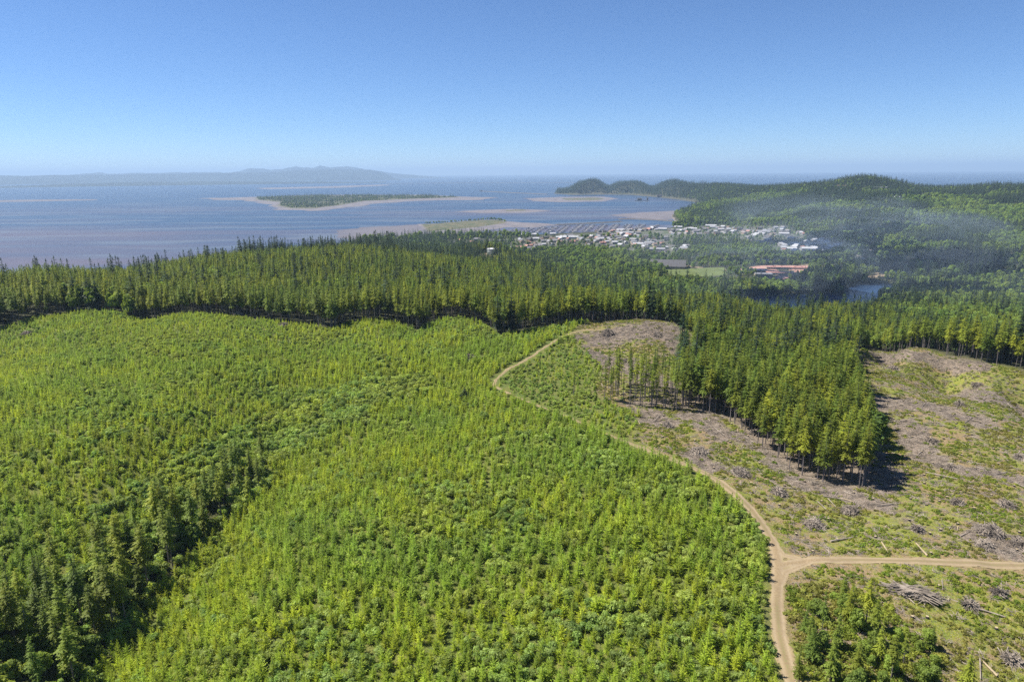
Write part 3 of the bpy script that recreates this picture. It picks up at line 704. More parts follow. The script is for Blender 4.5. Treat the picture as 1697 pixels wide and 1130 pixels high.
pb = np.where(r > 520, .03+.75*sstep(.55, .7, nz)*.5, .01) + .62*low*sstep(820, 900, px)*(r > 700)*(1-.9*sstep(1330, 1420, px)*0)
pb = np.where(instrip, 0, pb); q = rng.random(len(x)); isb = q < pb
big = ~isb & (rng.random(len(x)) < np.where(r > 950, .28, .05)*np.where(px < 900, .5, 1)*np.where(low > .5, .8, 1)) & ~instrip
con = ~isb & ~big
left_strip = instrip & (px < 1130)
con &= ~(left_strip & (rng.random(len(x)) < .55))
put('conifer', x[con & ~left_strip], y[con & ~left_strip], ((.66+.34*rng.random(len(x)))*(.86+.3*fbm(x/25, y/25, 83, 3)))[con & ~left_strip], 6)
ls = con & left_strip; put('pole', x[ls], y[ls], .75+.35*rng.random(ls.sum()), 3)
put('alder', x[isb], y[isb], (.85+.55*rng.random(len(x)))[isb], 5)
put('bigconifer', x[big], y[big], (.75+.4*rng.random(len(x)))[big], 5)
pbx, pby = jgrid(20, 140, 230, 340, 3.9); okp = inpoly(pbx, pby, poleband) & (rng.random(len(pbx)) < .8); put('pole', pbx[okp], pby[okp], .7+.3*rng.random(okp.sum()), 3)
# tall dark skyline trees at the far left edge of the forest
for (px0, px1, rr, n_, hs) in [(388,455,980,40,1.15),(455,545,1000,56,1.05),(565,610,1050,34,1.1),(610,645,1060,20,1.3),(645,760,1120,44,1.1),(770,790,1230,5,1.0),(700,800,1300,25,.9)]:
    for _ in range(n_):
        a, b_ = at_r(rng.uniform(px0, px1), rr+rng.uniform(-25, 40)); put('bigconifer', np.array([a]), np.array([b_]), hs*rng.uniform(.75, 1.15), 5)
for (px0, px1, rr, n_, hs) in [(1150,1230,1120,40,.85),(1225,1345,1150,70,.5),(1225,1345,1190,24,.7),(1345,1400,1205,80,1.25),(1400,1440,1330,26,.9),(1180,1240,1010,40,.8),(1240,1420,965,30,.6),(1380,1560,1000,80,.8),(1480,1600,1230,50,.9)]:
    for _ in range(n_):
        a, b_ = at_r(rng.uniform(px0, px1), rr+rng.uniform(-35, 35), 470)
        if H(a, b_) > 6.2: put('bigconifer', np.array([a]), np.array([b_]), hs*rng.uniform(.7, 1.15), 5)
# trees in town, on the lowland and hills
x, y = jgrid(-2600, 3900, 850, 5200, 11)
r = np.hypot(x, y)
x, y, r = [a[(r > 1320) & inview(x, y)] for a in (x, y, r)]
ok = inpoly(x, y, coast) & (dseg(x, y, coast, True) > np.where(r > 1500, 14, 5)) & (rng.random(len(x)) < np.where(r < 2000, .98, .8))
x, y, r = x[ok], y[ok], r[ok]
px, py, _ = project(np.stack([x, y, H(x, y)], 1)); hz = H(x, y)
it = inpoly(x, y, town); ok = ~inpoly(x, y, field) & ~inpoly(x, y, track) & (barefn(x, y) < .4) & ~(it & (rng.random(len(x)) < .55)) & (r < 5200)
for lk in lakes_pad: ok &= ~inpoly(x, y, lk)
ok &= ~((px > 795) & (px < 1116) & (py < 392.5) & (py > 365))
x, y, r, px, py, hz, it = [a[ok] for a in (x, y, r, px, py, hz, it)]
nz = fbm(x/170, y/170, 91, 4)
pb = sstep(.44, .58, nz)*.9; pb = np.maximum(pb, .25*(hz < 20)); pb = np.where((hz > 100) | (r > 3700), .12, pb); pb = np.where(px < 800, .2, pb)
isb = rng.random(len(x)) < pb
put('alder', x[isb], y[isb], (1.05+.7*rng.random(len(x)))[isb]*np.where(r[isb] > 2000, 1.15, .9)*np.where((px[isb] > 1100) & (px[isb] < 1400) & (r[isb] < 2500), .7, 1)*np.where(it[isb], .7, 1), 5)
put('hillconifer', x[~isb], y[~isb], (.6+.5*rng.random(len(x)))[~isb]*np.where(r[~isb] > 2600, 1.15, 1)*np.where((px[~isb] > 1100) & (px[~isb] < 1400) & (r[~isb] < 2500), .7, 1)*np.where(it[~isb], .7, 1)*np.where((r[~isb] < 1800) , .85, 1), 4)
# wooded cape
x, y = jgrid(0, 3400, 4600, 8000, 16); r = np.hypot(x, y)
ok = inview(x, y) & (r > 5200) & inpoly(x, y, coast) & (dseg(x, y, coast, True) > 10) & (r < 7400); x, y = x[ok], y[ok]
put('hillconifer', x, y, .8+1.0*rng.random(len(x))*fbm(x/120,y/120,33,3)*1.5, 4)
# sand island scrub, spit hedge, point trees
p = np.array(isl_veg); x, y = jgrid(p[:, 0].min(), p[:, 0].max(), p[:, 1].min(), p[:, 1].max(), 17)
ok = inpoly(x, y, isl_veg) & (fbm(x/90, y/90, 95, 3) > .46); x, y = x[ok], y[ok]; SANDXY = len(x)
SAND_TREES = (x, y)
KN = {k_: [np.concatenate(a) for a in v] for k_, v in KINDS.items()}

# keep clear of buildings: list of (x, y, radius) filled before planting
clear_spots = []

# ------------------------------------------------------------------ buildings
def paint(name, c, rough=.6): return plain(name, c, rough, .12, .4)
W_cols = [('white_siding', (.30,.29,.28)), ('grey_siding', (.32,.33,.34)), ('tan_siding', (.42,.36,.27)), ('blue_siding', (.22,.28,.34)), ('brown_siding', (.2,.14,.1))]
R_cols = [('dark_shingles', (.09,.085,.085)), ('grey_shingles', (.22,.21,.21)), ('brown_shingles', (.2,.14,.11)), ('white_metal_roof', (.40,.40,.41)), ('pale_grey_roof', (.25,.25,.26)), ('red_brown_roof', (.38,.2,.16))]
WM = [paint(*c) for c in W_cols]; RM = [paint(*c) for c in R_cols]; M_glass = plain('window_glass', (.05,.07,.09), .15, .2)
def house_meshes(L, D, hw, rh, wm, rm, nm):
    a = MB(); a.box(-L/2, -D/2, -3, L/2, D/2, hw); 
    for sx in (-1, 1):
        a.v += [(sx*L/2, -D/2, hw), (sx*L/2, D/2, hw), (sx*L/2, 0, hw+rh)]; a.t += [.5]*3; n0 = len(a.v)-3
        a.f.append((n0, n0+1, n0+2) if sx > 0 else (n0+1, n0, n0+2)); a.m.append(0)
    wl = a.mesh(nm+'_walls', [wm])
    b = MB(); o = .5; t = .2
    for sy in (-1, 1):
        e = (D/2+o)*sy; ze = hw-rh*o/(D/2)
        p = [(-L/2-o, e, ze), (L/2+o, e, ze), (L/2+o, 0, hw+rh), (-L/2-o, 0, hw+rh)]
        if sy > 0: p = p[::-1]
        b.quad([(x, y, z+t) for x, y, z in p]); b.quad(p[::-1]); 
        b.quad([p[0], p[1], (p[1][0], p[1][1], p[1][2]+t), (p[0][0], p[0][1], p[0][2]+t)])
    rf = b.mesh(nm+'_roof', [rm])
    return wl, rf
def flat_meshes(L, D, hw, wm, rm, nm):
    a = MB(); a.box(-L/2, -D/2, -3, L/2, D/2, hw)
    b = MB(); b.box(-L/2-.3, -D/2-.3, hw+.003, L/2+.3, D/2+.3, hw+.5); b.box(-L*.2, -D*.15, hw+.5, -L*.08, D*.05, hw+1.6); b.box(L*.15, D*.05, hw+.5, L*.22, D*.2, hw+1.4)
    g = MB(); g.box(-1.5, -D/2-.06, 1.1, 1.5, -D/2+.06, 2.6)
    return a.mesh(nm+'_walls', [wm]), b.mesh(nm+'_roof', [rm]), g.mesh(nm+'_window', [M_glass]), int(L/5), 5.0
bl_xy = []
def building(loc, rz, ms, name, label, cat, group=None, s=1):
    e = bpy.data.objects.new(name, None); COL.objects.link(e); e.location = loc; e.rotation_euler = (0, 0, rz); e.scale = (s, s, s)
    tag(e, label, cat, group)
    w_ = obj('wall', ms[0], e); obj('roof', ms[1], e)
    for i_ in range(ms[3] if len(ms) > 3 else 0): obj('window', ms[2], e, (ms[4]*(i_-(ms[3]-1)/2), 0, 0))
    bl_xy.append((loc[0], loc[1]))
    return e
hp = []
for i, (w_, r_) in enumerate([(0,0),(0,1),(1,0),(2,2),(3,1),(4,0),(0,5),(2,4),(1,3),(0,3)]):
    hp.append(house_meshes(13+i % 3*2.5, 9+i % 2*1.5, 3+1.6*(i % 4 == 1), 2.6, WM[w_], RM[r_], 'house_%s' % 'abcdefghij'[i]))
hd = ['white house with a dark roof', 'white two storey house with a grey roof', 'grey house with a dark roof', 'tan house with a brown roof', 'blue house with a grey roof',
      'brown house with a dark roof', 'white house with a red brown roof', 'tan house with a pale roof', 'grey house with a white metal roof', 'white house with a white metal roof']
clusters = [([(855,397),(960,390),(1060,386),(1060,394),(960,402),(880,408)], 62, 'in the near harbour town', 'houses of the harbour town'),
            ([(965,402),(1060,394),(1115,392),(1120,402),(1060,411),(975,411)], 40, 'in the middle of the harbour town', 'houses in the middle of the town'),
            ([(1060,410),(1140,408),(1142,418),(1090,421)], 16, 'above the playing field', 'houses above the playing field'),
            ([(1090,383),(1150,377),(1215,377),(1245,385),(1180,389),(1110,390)], 42, 'in the row behind the town trees', 'houses in the far row of the town'),
            ([(1215,382),(1290,382),(1345,394),(1310,408),(1235,402)], 40, 'at the right end of the far row', 'houses at the right end of the town'),
            ([(1290,408),(1365,402),(1392,412),(1375,423),(1300,421)], 36, 'in the hamlet right of town', 'houses of the pale hamlet'),
            ([(845,410),(905,405),(905,415),(850,418)], 14, 'just behind the water tank hill', 'houses behind the water tank'),
            ([(1405,430),(1450,425),(1455,445),(1420,446)], 5, 'among trees above the lake', 'houses above the lake'),
            ([(745,400),(800,398),(805,406),(750,408)], 8, 'in shore trees left of town', 'houses left of the town'),
            ([(980,381),(1085,374),(1095,380),(1000,386)], 24, 'on the quay along the marina', 'sheds along the marina quay')]
for poly, n_, where, grp in clusters:
    W = [at_z(x, y, 8) for x, y in poly]; P_ = np.array(W); placed = []; tr_ = 0
    while len(placed) < n_ and tr_ < 3000:
        tr_ += 1; x = rng.uniform(P_[:, 0].min(), P_[:, 0].max()); y = rng.uniform(P_[:, 1].min(), P_[:, 1].max())
        if not inpoly(np.array([x]), np.array([y]), W)[0] or any((x-a)**2+(y-b_)**2 < 24**2 for a, b_ in placed): continue
        if H(x, y) < 1: continue
        placed.append((x, y)); v = int(rng.integers(0, 10))
        if 'pale' in grp and v < 7: v = int(rng.integers(6, 10))
        building((x, y, float(H(x, y))+.1), R(20)+float(rng.choice([0, math.pi/2]))+rng.normal()*.06, hp[v], 'house', hd[v]+' '+where, 'house', grp+', '+hd[v], s=float(rng.uniform(.9, 1.35)))
long_roofs = [(865,391,12,3,'long white shed on the marina quay, left end'),(886,390,9,3,'white shed beside the quay, second from the left'),(888,397,10,3,'white roofed hall between the quay and the tank'),
 (916,389,9,3,'white boat shed at the middle of the quay'),(930,395,17,3,'long white roof in the town, left of a twin'),(950,395,16,3,'long white roof in the town, right of a twin'),(910,401,7,3,'small bright white hall among dark trees'),
 (1028,381,12,3,'large bright white warehouse by the marina'),(1036,387,27,4,'long pale grey block of flats by the marina'),(1098,380,13,3,'white warehouse left of the far town row'),(1124,377,12,3,'white roofed store on the far town row'),
 (1146,380,16,3,'wide white store on the far town row'),(1178,376,16,3,'brightest white roof of the far town row'),(1128,382,12,4,'pale store in front of the far row'),(1059,407,20,3,'white roofed school hall in mid town'),
 (1076,405,15,4,'pale school wing beside the white hall'),(1089,416,24,4,'wide pale flat roof above the playing field'),(1299,392,14,3,'white roofed barn right of the far town row'),(1311,399,10,3,'small white barn below another'),
 (1255,386,14,4,'pale roof on the right part of the far row'),(1272,388,18,4,'grey store near the end of the far row'),(1341,417,22,3,'largest white roof of the pale hamlet'),(1312,416,14,3,'white shed at the left end of the pale hamlet'),
 (1352,410,20,4,'pale shed at the back of the hamlet'),(1266,437,20,1,'grey school wing beside the road'),(1424,438,10,3,'white roof among lakeside trees'),(1485,329,9,3,'thin white roof low on the far hill'),
 (1445,397,12,3,'white barn beside a hill meadow'),(1534,324,13,3,'bright white building on the far hillside'),(1454,313,24,4,'long pale house on the far hill top'),(1395,310,14,2,'brown roofed house near the hill top'),
 (1489,457,15,4,'pale lakeside shed with a long roof'),(1521,458,13,5,'pinkish lakeside shed on bare ground')]
for (px, py, wpx, rc, lab) in long_roofs:
    x, y = hit(px, py) if py < 335 or px > 1400 else at_z(px, py, 8); x, y = float(x), float(y); r_ = math.hypot(x, y); L = wpx*r_/F*1.02
    D = min(max(L*.45, 12), 30)
    ms = house_meshes(L, D, 4.5, 2.2+D*.06, WM[0 if rc != 2 else 2], RM[rc], 'hall')
    building((x, y, float(H(x, y))+.2), -math.atan2(x, y)+rng.normal()*.1, ms, 'warehouse' if L > 30 else 'shed', lab, 'building')
# school below the town: dark hall and pink roofed blocks
x, y = at_z(1107, 444, 10); e = building((x, y, float(H(x, y))), -math.atan2(x, y)-.05, house_meshes(70, 44, 6, 11, WM[4], RM[0], 'gym'), 'school_hall', 'big dark roofed hall beside the green playing field', 'school')
for (px, py, L, D, rm, lab) in [(1256,450,34,22,4,'pale flat roofed school block, left end'),(1288,446,44,22,5,'pink flat roofed school block at the back'),(1322,446,40,20,5,'pink flat roofed school block on the right'),
                            (1293,455,50,20,5,'pink flat roofed school block in front'),(1265,458,30,14,4,'low pale school block at the front')]:
    x, y = at_z(px, py, 10); M_ = plain('pink_roof', (.42,.22,.18), .8) if rm == 5 else RM[4]
    building((x, y, float(H(x, y))), -math.atan2(x, y)+.2, flat_meshes(L, D, 4, WM[2], M_, 'school'), 'school_block', lab, 'school')
# playing field and track surface
def draped(name, poly, dz, m, label):
    p = np.array(poly); c = p.mean(0); me = bpy.data.meshes.new(name); z = float(np.max(H(p[:, 0], p[:, 1])))+dz
    me.from_pydata([(a, b_, z) for a, b_ in p], [], [tuple(range(len(p)))]); me.materials.append(m); return tag(obj(name, me), label, None, None, 'structure')
draped('playing_field', field, .5, plain('mown_grass', (.12,.15,.045), .9, .25, .05), 'mown green playing field')
draped('school_yard', track, .3, plain('pink_yard', (.44,.25,.2), .9, .25, .05), 'pinkish paved school yard')

# water tank on its bare knoll
x, y = at_z(816.5, 421, 52); zt = float(H(x, y)); tk = bpy.data.objects.new('water_tank', None); COL.objects.link(tk); tk.location = (x, y, zt)
tag(tk, 'white round water tank on a bare knoll above the town', 'water tank')
b = MB(); b.tube((0,0,-2), (0,0,9.5), 10.5, 10.5, 32, cap=False); obj('tank_wall', b.mesh('tank_wall', [paint('pale_tank_paint', (.5,.55,.56))], True), tk)
b = MB(); b.tube((0,0,9.5), (0,0,9.9), 10.8, 10.8, 32); b.tube((0,0,9.9), (0,0,11), 10.8, .6, 32); b.tube((0,0,11), (0,0,11.8), .6, .6, 8); obj('roof', b.mesh('tank_roof', [paint('white_tank_roof', (.6,.6,.6))]), tk)
b = MB(); 
for s_ in (-.3, .3): b.tube((s_,-10.65,0), (s_,-10.65,10), .06, .06, 4)
for i in range(20): b.tube((-.3,-10.65,.5*i+.3), (.3,-10.65,.5*i+.3), .04, .04, 4)
obj('ladder', b.mesh('tank_ladder', [RM[1]]), tk); bl_xy.append((x, y))

# ------------------------------------------------------------------ marina
M_white = plain('white_hull', (.5,.5,.5), .35, .08); M_blueh = plain('blue_hull', (.08,.13,.25), .35, .1); M_deck = plain('dock_planks', (.3,.28,.26), .9, .3)
def boat_mesh(nm, L, B, hullm, cabin, mast):
    b = MB(); n_ = 8; top = []; bot = []
    for i in range(n_+1):
        t = i/n_; wv = B/2*math.sin(math.pi*(.12+.5*min(1, (1-t)*1.6)))*(1 if t < .95 else .2); x = -L/2+L*t; top.append((x, wv*(1-.85*(t == 1)), 1.1+.5*t*t)); bot.append((x*.94, wv*.7*(1-.85*(t == 1)), -.3))
    for i in range(n_):
        for s_ in (1, -1):
            q = [(top[i][0], s_*top[i][1], top[i][2]), (top[i+1][0], s_*top[i+1][1], top[i+1][2]), (bot[i+1][0], s_*bot[i+1][1], bot[i+1][2]), (bot[i][0], s_*bot[i][1], bot[i][2])]
            b.quad(q if s_ > 0 else q[::-1], 0)
        b.quad([(top[i][0], -top[i][1], top[i][2]), (top[i+1][0], -top[i+1][1], top[i+1][2]), (top[i+1][0], top[i+1][1], top[i+1][2]), (top[i][0], top[i][1], top[i][2])], 1)
    b.quad([(top[0][0], -top[0][1], top[0][2]), (top[0][0], top[0][1], top[0][2]), (bot[0][0], bot[0][1], bot[0][2]), (bot[0][0], -bot[0][1], bot[0][2])], 0)
    b.box(-L*.18, -B*.3, 1.1, L*.2, B*.3, 1.1+cabin, 1); b.box(-L*.12, -B*.31, 1.1+cabin*.5, L*.16, B*.31, 1.1+cabin*.8, 2)
    if mast: b.tube((0,0,1), (0,0,mast), .12, .07, 5, 1); b.tube((-L*.35,0,2.6), (0,0,2.8), .1, .1, 5, 1)
    return b.mesh(nm, [hullm, M_white, M_glass])
boats = [(boat_mesh('motorboat', 11, 3.6, M_white, 2.2, 0), 'white motorboat moored', 'motorboat'), (boat_mesh('sailboat', 11, 3.2, M_white, 1.2, 14), 'white sailing boat with a bare mast moored', 'sailboat'),
         (boat_mesh('fishing_boat', 16, 5, M_blueh, 3.4, 10), 'blue hulled fishing boat with a mast moored', 'fishing_boat')]
docks = [(818,386.5,838,381.5),(840,387,860,380),(862,387.5,882,378.5),(884,387.5,902,377),(905,387,922,376),(926,386.5,941,374.5),(948,385.5,962,373.5),(968,384.5,982,373),(990,383.5,1003,372),(1012,382.5,1023,371.5),(1034,381.5,1044,372),(1056,380,1066,372),(1078,378.5,1088,373)]
nb_ = 0
ords = ['leftmost','second from the left','third from the left','fourth from the left','fifth from the left','sixth from the left','middle','sixth from the right','fifth from the right','fourth from the right','third from the right','second from the right','rightmost']
for di, (x0, y0, x1, y1) in enumerate(docks):
    a = np.array(at_z(x0, y0, 0)); c = np.array(at_z(x1, y1, 0)); L = float(np.linalg.norm(c-a)); u = (c-a)/L; ang = math.atan2(u[1], u[0]); v = np.array([-u[1], u[0]])
    b = MB(); b.box(0, -1.2, -.3, L, 1.2, .6)
    for i in range(int(L/24)):
        for s_ in (-1, 1): b.tube((12+i*24, s_*1.5, -1), (12+i*24, s_*1.5, 2.8), .2, .2, 5)
    o = obj('dock', b.mesh('dock', [M_deck]), None, (a[0], a[1], 0)); o.rotation_euler = (0, 0, ang); tag(o, ords[di]+' of the long floating docks in the marina', 'dock', 'floating docks')
    t_ = 12.
    while t_ < L-6:
        for s_ in (-1, 1):
            if rng.random() < .62 and nb_ < 285:
                bi = int(rng.choice([0, 1, 2], p=[.45, .35, .2])); pz = a+u*t_+v*s_*9
                q = bpy.data.objects.new(boats[bi][2], boats[bi][0]); COL.objects.link(q); q.location = (float(pz[0]), float(pz[1]), 0.1); q.rotation_euler = (0, 0, ang+math.pi/2*s_)
                sc_ = float(rng.uniform(.8, 1.4)); q.scale = (sc_,)*3
                tag(q, boats[bi][1]+' at the '+ords[di]+' marina dock', 'boat', boats[bi][1]+' at the '+ords[di]+' dock'); nb_ += 1
        t_ += float(rng.uniform(13, 17))
def berm(name, pts, wd, ht, label, m=M_rock, z0=-1.5, cat='breakwater'):
    p = np.array(pts); V = []; Fc = []; seg = 0; prof = [(-1, z0), (-.45, ht*.75), (-.2, ht), (.2, ht), (.45, ht*.75), (1, z0)]
    d = np.concatenate([[0], np.cumsum(np.hypot(*np.diff(p, axis=0).T))]); ns = max(6, int(d[-1]/8)); t = np.linspace(0, d[-1], ns)
    X = np.interp(t, d, p[:, 0]); Y = np.interp(t, d, p[:, 1])
    for i in range(ns):
        j = min(i+1, ns-1); k_ = max(i-1, 0); tx, ty = X[j]-X[k_], Y[j]-Y[k_]; l = math.hypot(tx, ty); nx, ny = -ty/l, tx/l
        e_ = .3 if i in (0, ns-1) else 1
        for (o_, z_) in prof: V.append((X[i]+nx*o_*wd+rng.normal()*.5, Y[i]+ny*o_*wd+rng.normal()*.5, z_*e_+rng.normal()*.3))
    q = len(prof)
    for i in range(ns-1):
        for j in range(q-1): Fc.append((i*q+j, (i+1)*q+j, (i+1)*q+j+1, i*q+j+1))
    return tag(obj(name, mesh_np(name, V, np.array(Fc), [m])), label, cat)
berm('breakwater', S([(918,373.5),(960,371.5),(1000,369.5),(1031,367.5)]), 9, 3.5, 'dark rock breakwater closing the marina on the left')
berm('breakwater', S([(1024,363.5),(1050,363.5),(1085,365),(1116,367)]), 9, 3.5, 'dark rock breakwater running to the wooded point')
berm('jetty', S([(799,317.5),(830,319),(870,321),(907,322.5)]), 16, 5, 'thin dark jetty across the channel mouth', cat='jetty')
berm('jetty', S([(640,304.5),(720,304),(830,303.2),(952,302.8)]), 22, 5, 'long far rock jetty at the ocean entrance', cat='jetty')
x, y = at_z(798, 317.5, 0); b = MB(); b.box(-25, -10, -1, 25, 10, 6); b.box(-14, -8, 6.003, 12, 8, 13); b.tube((0,0,13), (0,0,26), 1.6, 1.2, 8)
tag(obj('jetty_light', b.mesh('jetty_light', [WM[0]]), None, (x, y, 0)), 'small white light station on the near jetty tip', 'light station')
def pier(px, py, L, lab, sheds, name):
    x, y = at_z(px, py, 0); e = bpy.data.objects.new(name, None); COL.objects.link(e); e.location = (x, y, 0); tag(e, lab, 'pier')
    b = MB(); b.box(-L/2, -8, 2, L/2, 8, 3.4)
    obj('deck', b.mesh('pier_deck', [M_rock]), e)
    b = MB()
    for i in range(int(L/8)):
        for s_ in (-6, 6): b.tube((-L/2+4+i*8, s_, -3), (-L/2+4+i*8, s_, 2), .5, .5, 5)
    obj('piles', b.mesh('pier_piles', [M_rock]), e)
    for (ox, l, h_) in sheds:
        b = MB(); b.box(ox-l/2, -6, 3.403, ox+l/2, 6, 3.4+h_*.7); b.quad([(ox-l/2-.5,-6.5,3.4+h_*.7),(ox+l/2+.5,-6.5,3.4+h_*.7),(ox+l/2+.5,0,3.4+h_),(ox-l/2-.5,0,3.4+h_)]); b.quad([(ox+l/2+.5,6.5,3.4+h_*.7),(ox-l/2-.5,6.5,3.4+h_*.7),(ox-l/2-.5,0,3.4+h_),(ox+l/2+.5,0,3.4+h_)])
        obj('shed', b.mesh('pier_shed', [M_rock]), e)
pier(1064, 333, 100, 'dark derelict pier standing alone in the bay', [(-18, 30, 16), (38, 9, 22)], 'pier')
pier(1094, 327.5, 60, 'dark cannery pier close to the wooded cape', [(-5, 38, 18)], 'pier')

LM = [('the first hollow of the right clearcut',1500,650),('the long log heap',1512,986),('the largest slash pile',1640,880),('the grey slash band',1560,680),('the small centre pile of the right clearcut',1543,733),('the lower right corner',1675,1095),('the right border, mid height',1690,760),('the brushy lower corner',1600,1040),('the side road end',1690,938),('the strip foot slash',1250,735),('the left bend scrub',980,680),('the road fork',1295,930),('the round dark pile',1349,868),('the strip tip',1435,805),('the road bend pile',1158,748),('the pole tree row',1060,665),('the brown mound',1060,535),
      ('the lone thin tree',951,650),('the dark round bush',770,650),('the upper road corner',822,636),('the gully wood foot',150,1120),('the gully wood top',435,800),('the gully wood gap',275,965),
      ('the lower road',1300,1080),('the middle of the road',1180,790),('the plantation pile',779,594),('the left plantation dip',545,545),('the middle plantation dip',690,548),('the forked mound road end',995,545),
      ('the lake',1330,495),('the water tank',817,415),('the school',1290,450),('the playing field',1150,450),('the left border',0,700),('the left border at the forest',0,480),('the right border at the forest',1690,560),
      ('the bottom border centre',850,1125),('the bottom border, left of centre',620,1125),('the bottom border, right of centre',1070,1125),('the left bottom corner',5,1120),('the hilltop house',1454,312),
      ('the sand island tip',800,330),('the marina',940,380),('the pale hamlet',1340,412),('the tank track',880,455),('the second gully pile',470,541),('the right top clearcut pile',1480,612),('the middle of the gully wood',200,900)]
def relp(px, py):
    best = min(LM, key=lambda l: (l[1]-px)**2+((l[2]-py)*1.4)**2); dx, dy = px-best[1], (py-best[2])*1.4
    rel = ('right of ' if dx > 0 else 'left of ') if abs(dx) > abs(dy) else ('below ' if dy > 0 else 'above ')
    return ('at ' if dx*dx+dy*dy < 900 else rel)+best[0]

# ------------------------------------------------------------------ slash piles, logs, stumps
def slash_pile(px, py, wpx, label, along=False, rot=0., mud=True):
    x, y = hit(px, py); x, y = float(x), float(y); zc = float(H(x, y)); r_ = math.hypot(x, y); rad = wpx*r_/F*.36
    e = bpy.data.objects.new('slash_pile', None); COL.objects.link(e); e.location = (x, y, zc); e.rotation_euler = (0, 0, rot)
    tag(e, label, 'slash pile', None)
    seed = int(px*7+py); g = np.random.default_rng(seed); hh = min(rad*.62, 4.2); n_ = 28; V = []; Fc = []
    ax = 1.0; ay = .62 if along else 1.0
    if along: hh = rad*.3; ay = .33
    for j in range(9):
        q = j/8
        for i in range(n_):
            a = i*2*math.pi/n_; rr = rad*.9*q*(1+.18*math.sin(3*a+seed)+.1*g.normal())
            X_, Y_ = math.cos(a)*rr*ax, math.sin(a)*rr*ay
            V.append((X_, Y_, hh*.8*(1-q**1.7)*(1+.15*g.normal())+float(H(x+X_, y+Y_))-zc-.25*q))
    for j in range(8):
        for i in range(n_): Fc.append((j*n_+i, (j+1)*n_+i, (j+1)*n_+(i+1) % n_, j*n_+(i+1) % n_))
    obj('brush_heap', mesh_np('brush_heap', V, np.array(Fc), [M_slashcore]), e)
    if along:
        b = MB(); gr = random.Random(seed)
        for i in range(210):
            q = gr.uniform(-1, 1); yy = gr.uniform(-1, 1)*rad*ay*.95; zz = hh*(1-q*q)*(1-(yy/(rad*ay))**2)*.9+gr.uniform(0, .6); L = gr.uniform(2, 8); d = gr.gauss(0, .4); el = gr.gauss(0, .13)
            dx, dy, dz = math.cos(d)*L/2, math.sin(d)*L/2, math.sin(el)*L/2; X_ = q*rad*.95; t_ = gr.uniform(.07, .2)
            b.tube((X_-dx, yy-dy, zz-dz), (X_+dx, yy+dy, zz+dz), t_, t_*.6, 5, 0, cap=True)
    else:
        b = sticks_mb(int(150+rad*22), rad, hh*1.02, seed, (.05, .14), (1.2, 4.6), dome=True)
    obj('branches', b.mesh('branches', [M_stick]), e)
    return e
SPL = [(1107,708,20,'small dark slash pile nearest the strip of pole trees'),(1158,752,44,'wide grey slash pile beside the road bend'),(1225,786,42,'grey slash pile between the road and the tall strip'),
 (1349,872,42,'round dark slash pile standing alone above the fork'),(1640,884,52,'largest rounded slash pile at the right edge'),(1668,840,30,'dark slash pile behind the largest one'),
 (1290,818,34,'low loose slash pile in front of the tall strip'),(1408,848,30,'low brown slash pile below the strip tip'),(1008,554,34,'bluish slash pile on the brown mound'),(1040,600,22,'slash pile on the slope of the brown mound'),
 (779,594,28,'pale slash pile alone in the young plantation'),(395,524,24,'small slash pile on the plantation skyline'),(470,541,24,'pale slash pile under the plantation ridge'),(45,556,22,'grey slash pile far left in the plantation'),
 (1543,734,18,'small dark slash pile in the middle of the right clearcut'),(1573,776,20,'dark slash pile with green brush beside it'),(1480,612,18,'small slash pile near the top of the right clearcut'),(1428,662,14,'tiny slash pile right of the forest edge'),
 (1630,905,26,'flat scatter pile just below the largest slash pile'),(1620,640,18,'grey slash pile high in the right clearcut'),(1590,672,16,'small slash pile on the grey slash band'),(1585,836,20,'low slash pile in the green part of the clearcut'),
 (1480,800,18,'small slash pile right of the strip tip'),(1440,745,14,'tiny pile at the right foot of the strip'),(1690,760,20,'slash pile on the right border of the picture'),(1520,880,16,'tiny brush pile above the side road'),
 (1606,1004,20,'small brush pile below the side road'),(1655,985,14,'tiny brush pile right of the log heap'),(1675,1095,30,'brush pile in the lower right corner'),(1250,720,20,'brown slash pile under the shaded trunks'),
 (1090,556,20,'slash pile at the back of the brown mound'),(1125,590,18,'slash pile at the right of the brown mound'),(1690,905,26,'loose grey pile cut by the right border')]
for a in SPL: slash_pile(*a)
slash_pile(1512, 986, 84, 'long heap of silvery logs below the side road', along=True, rot=R(-28))
# felled logs lying about
b = [MB() for _ in range(4)]
for i, q in enumerate(b):
    q.tube((-3-i*.8, 0, .25), (3+i*.8, 0, .25), .26, .15, 8, 0, .5)
    for k_ in range(4): q.tube((-2+k_*1.3, 0, .3), (-1.7+k_*1.3, (-1)**k_*.8, .6), .05, .03, 4, 0)
log_me = [q.mesh('felled_log', [M_stick2 if i == 0 else M_stick]) for i, q in enumerate(b)]
def log_at(x, y, rz, v, label, group=None, s=1):
    q = bpy.data.objects.new('felled_log', log_me[v]); COL.objects.link(q); q.location = (float(x), float(y), float(H(x, y))+.1); q.rotation_euler = (0, rng.normal()*.05, rz); q.scale = (s, s, s); tag(q, label, 'log', group)
for (px, py, rz, v, lab) in [(1466,908,1.35,0,'pale split log upright to the road, above the fork'),(1527,912,1.5,0,'short pale log above the side road'),(1395,895,.3,1,'grey log between the fork and the round pile'),
                              (1636,1106,1.6,0,'bright bare log in the lower right corner'),(1560,790,-.7,2,'long pale log in the right clearcut'),(1470,838,.2,1,'log lying right of the strip tip'),
                              (1390,828,-.3,2,'grey log in the shade of the strip tip'),(1620,1010,-.6,3,'grey log beside the log heap')]: log_at(*hit(px, py), rz, v, lab)
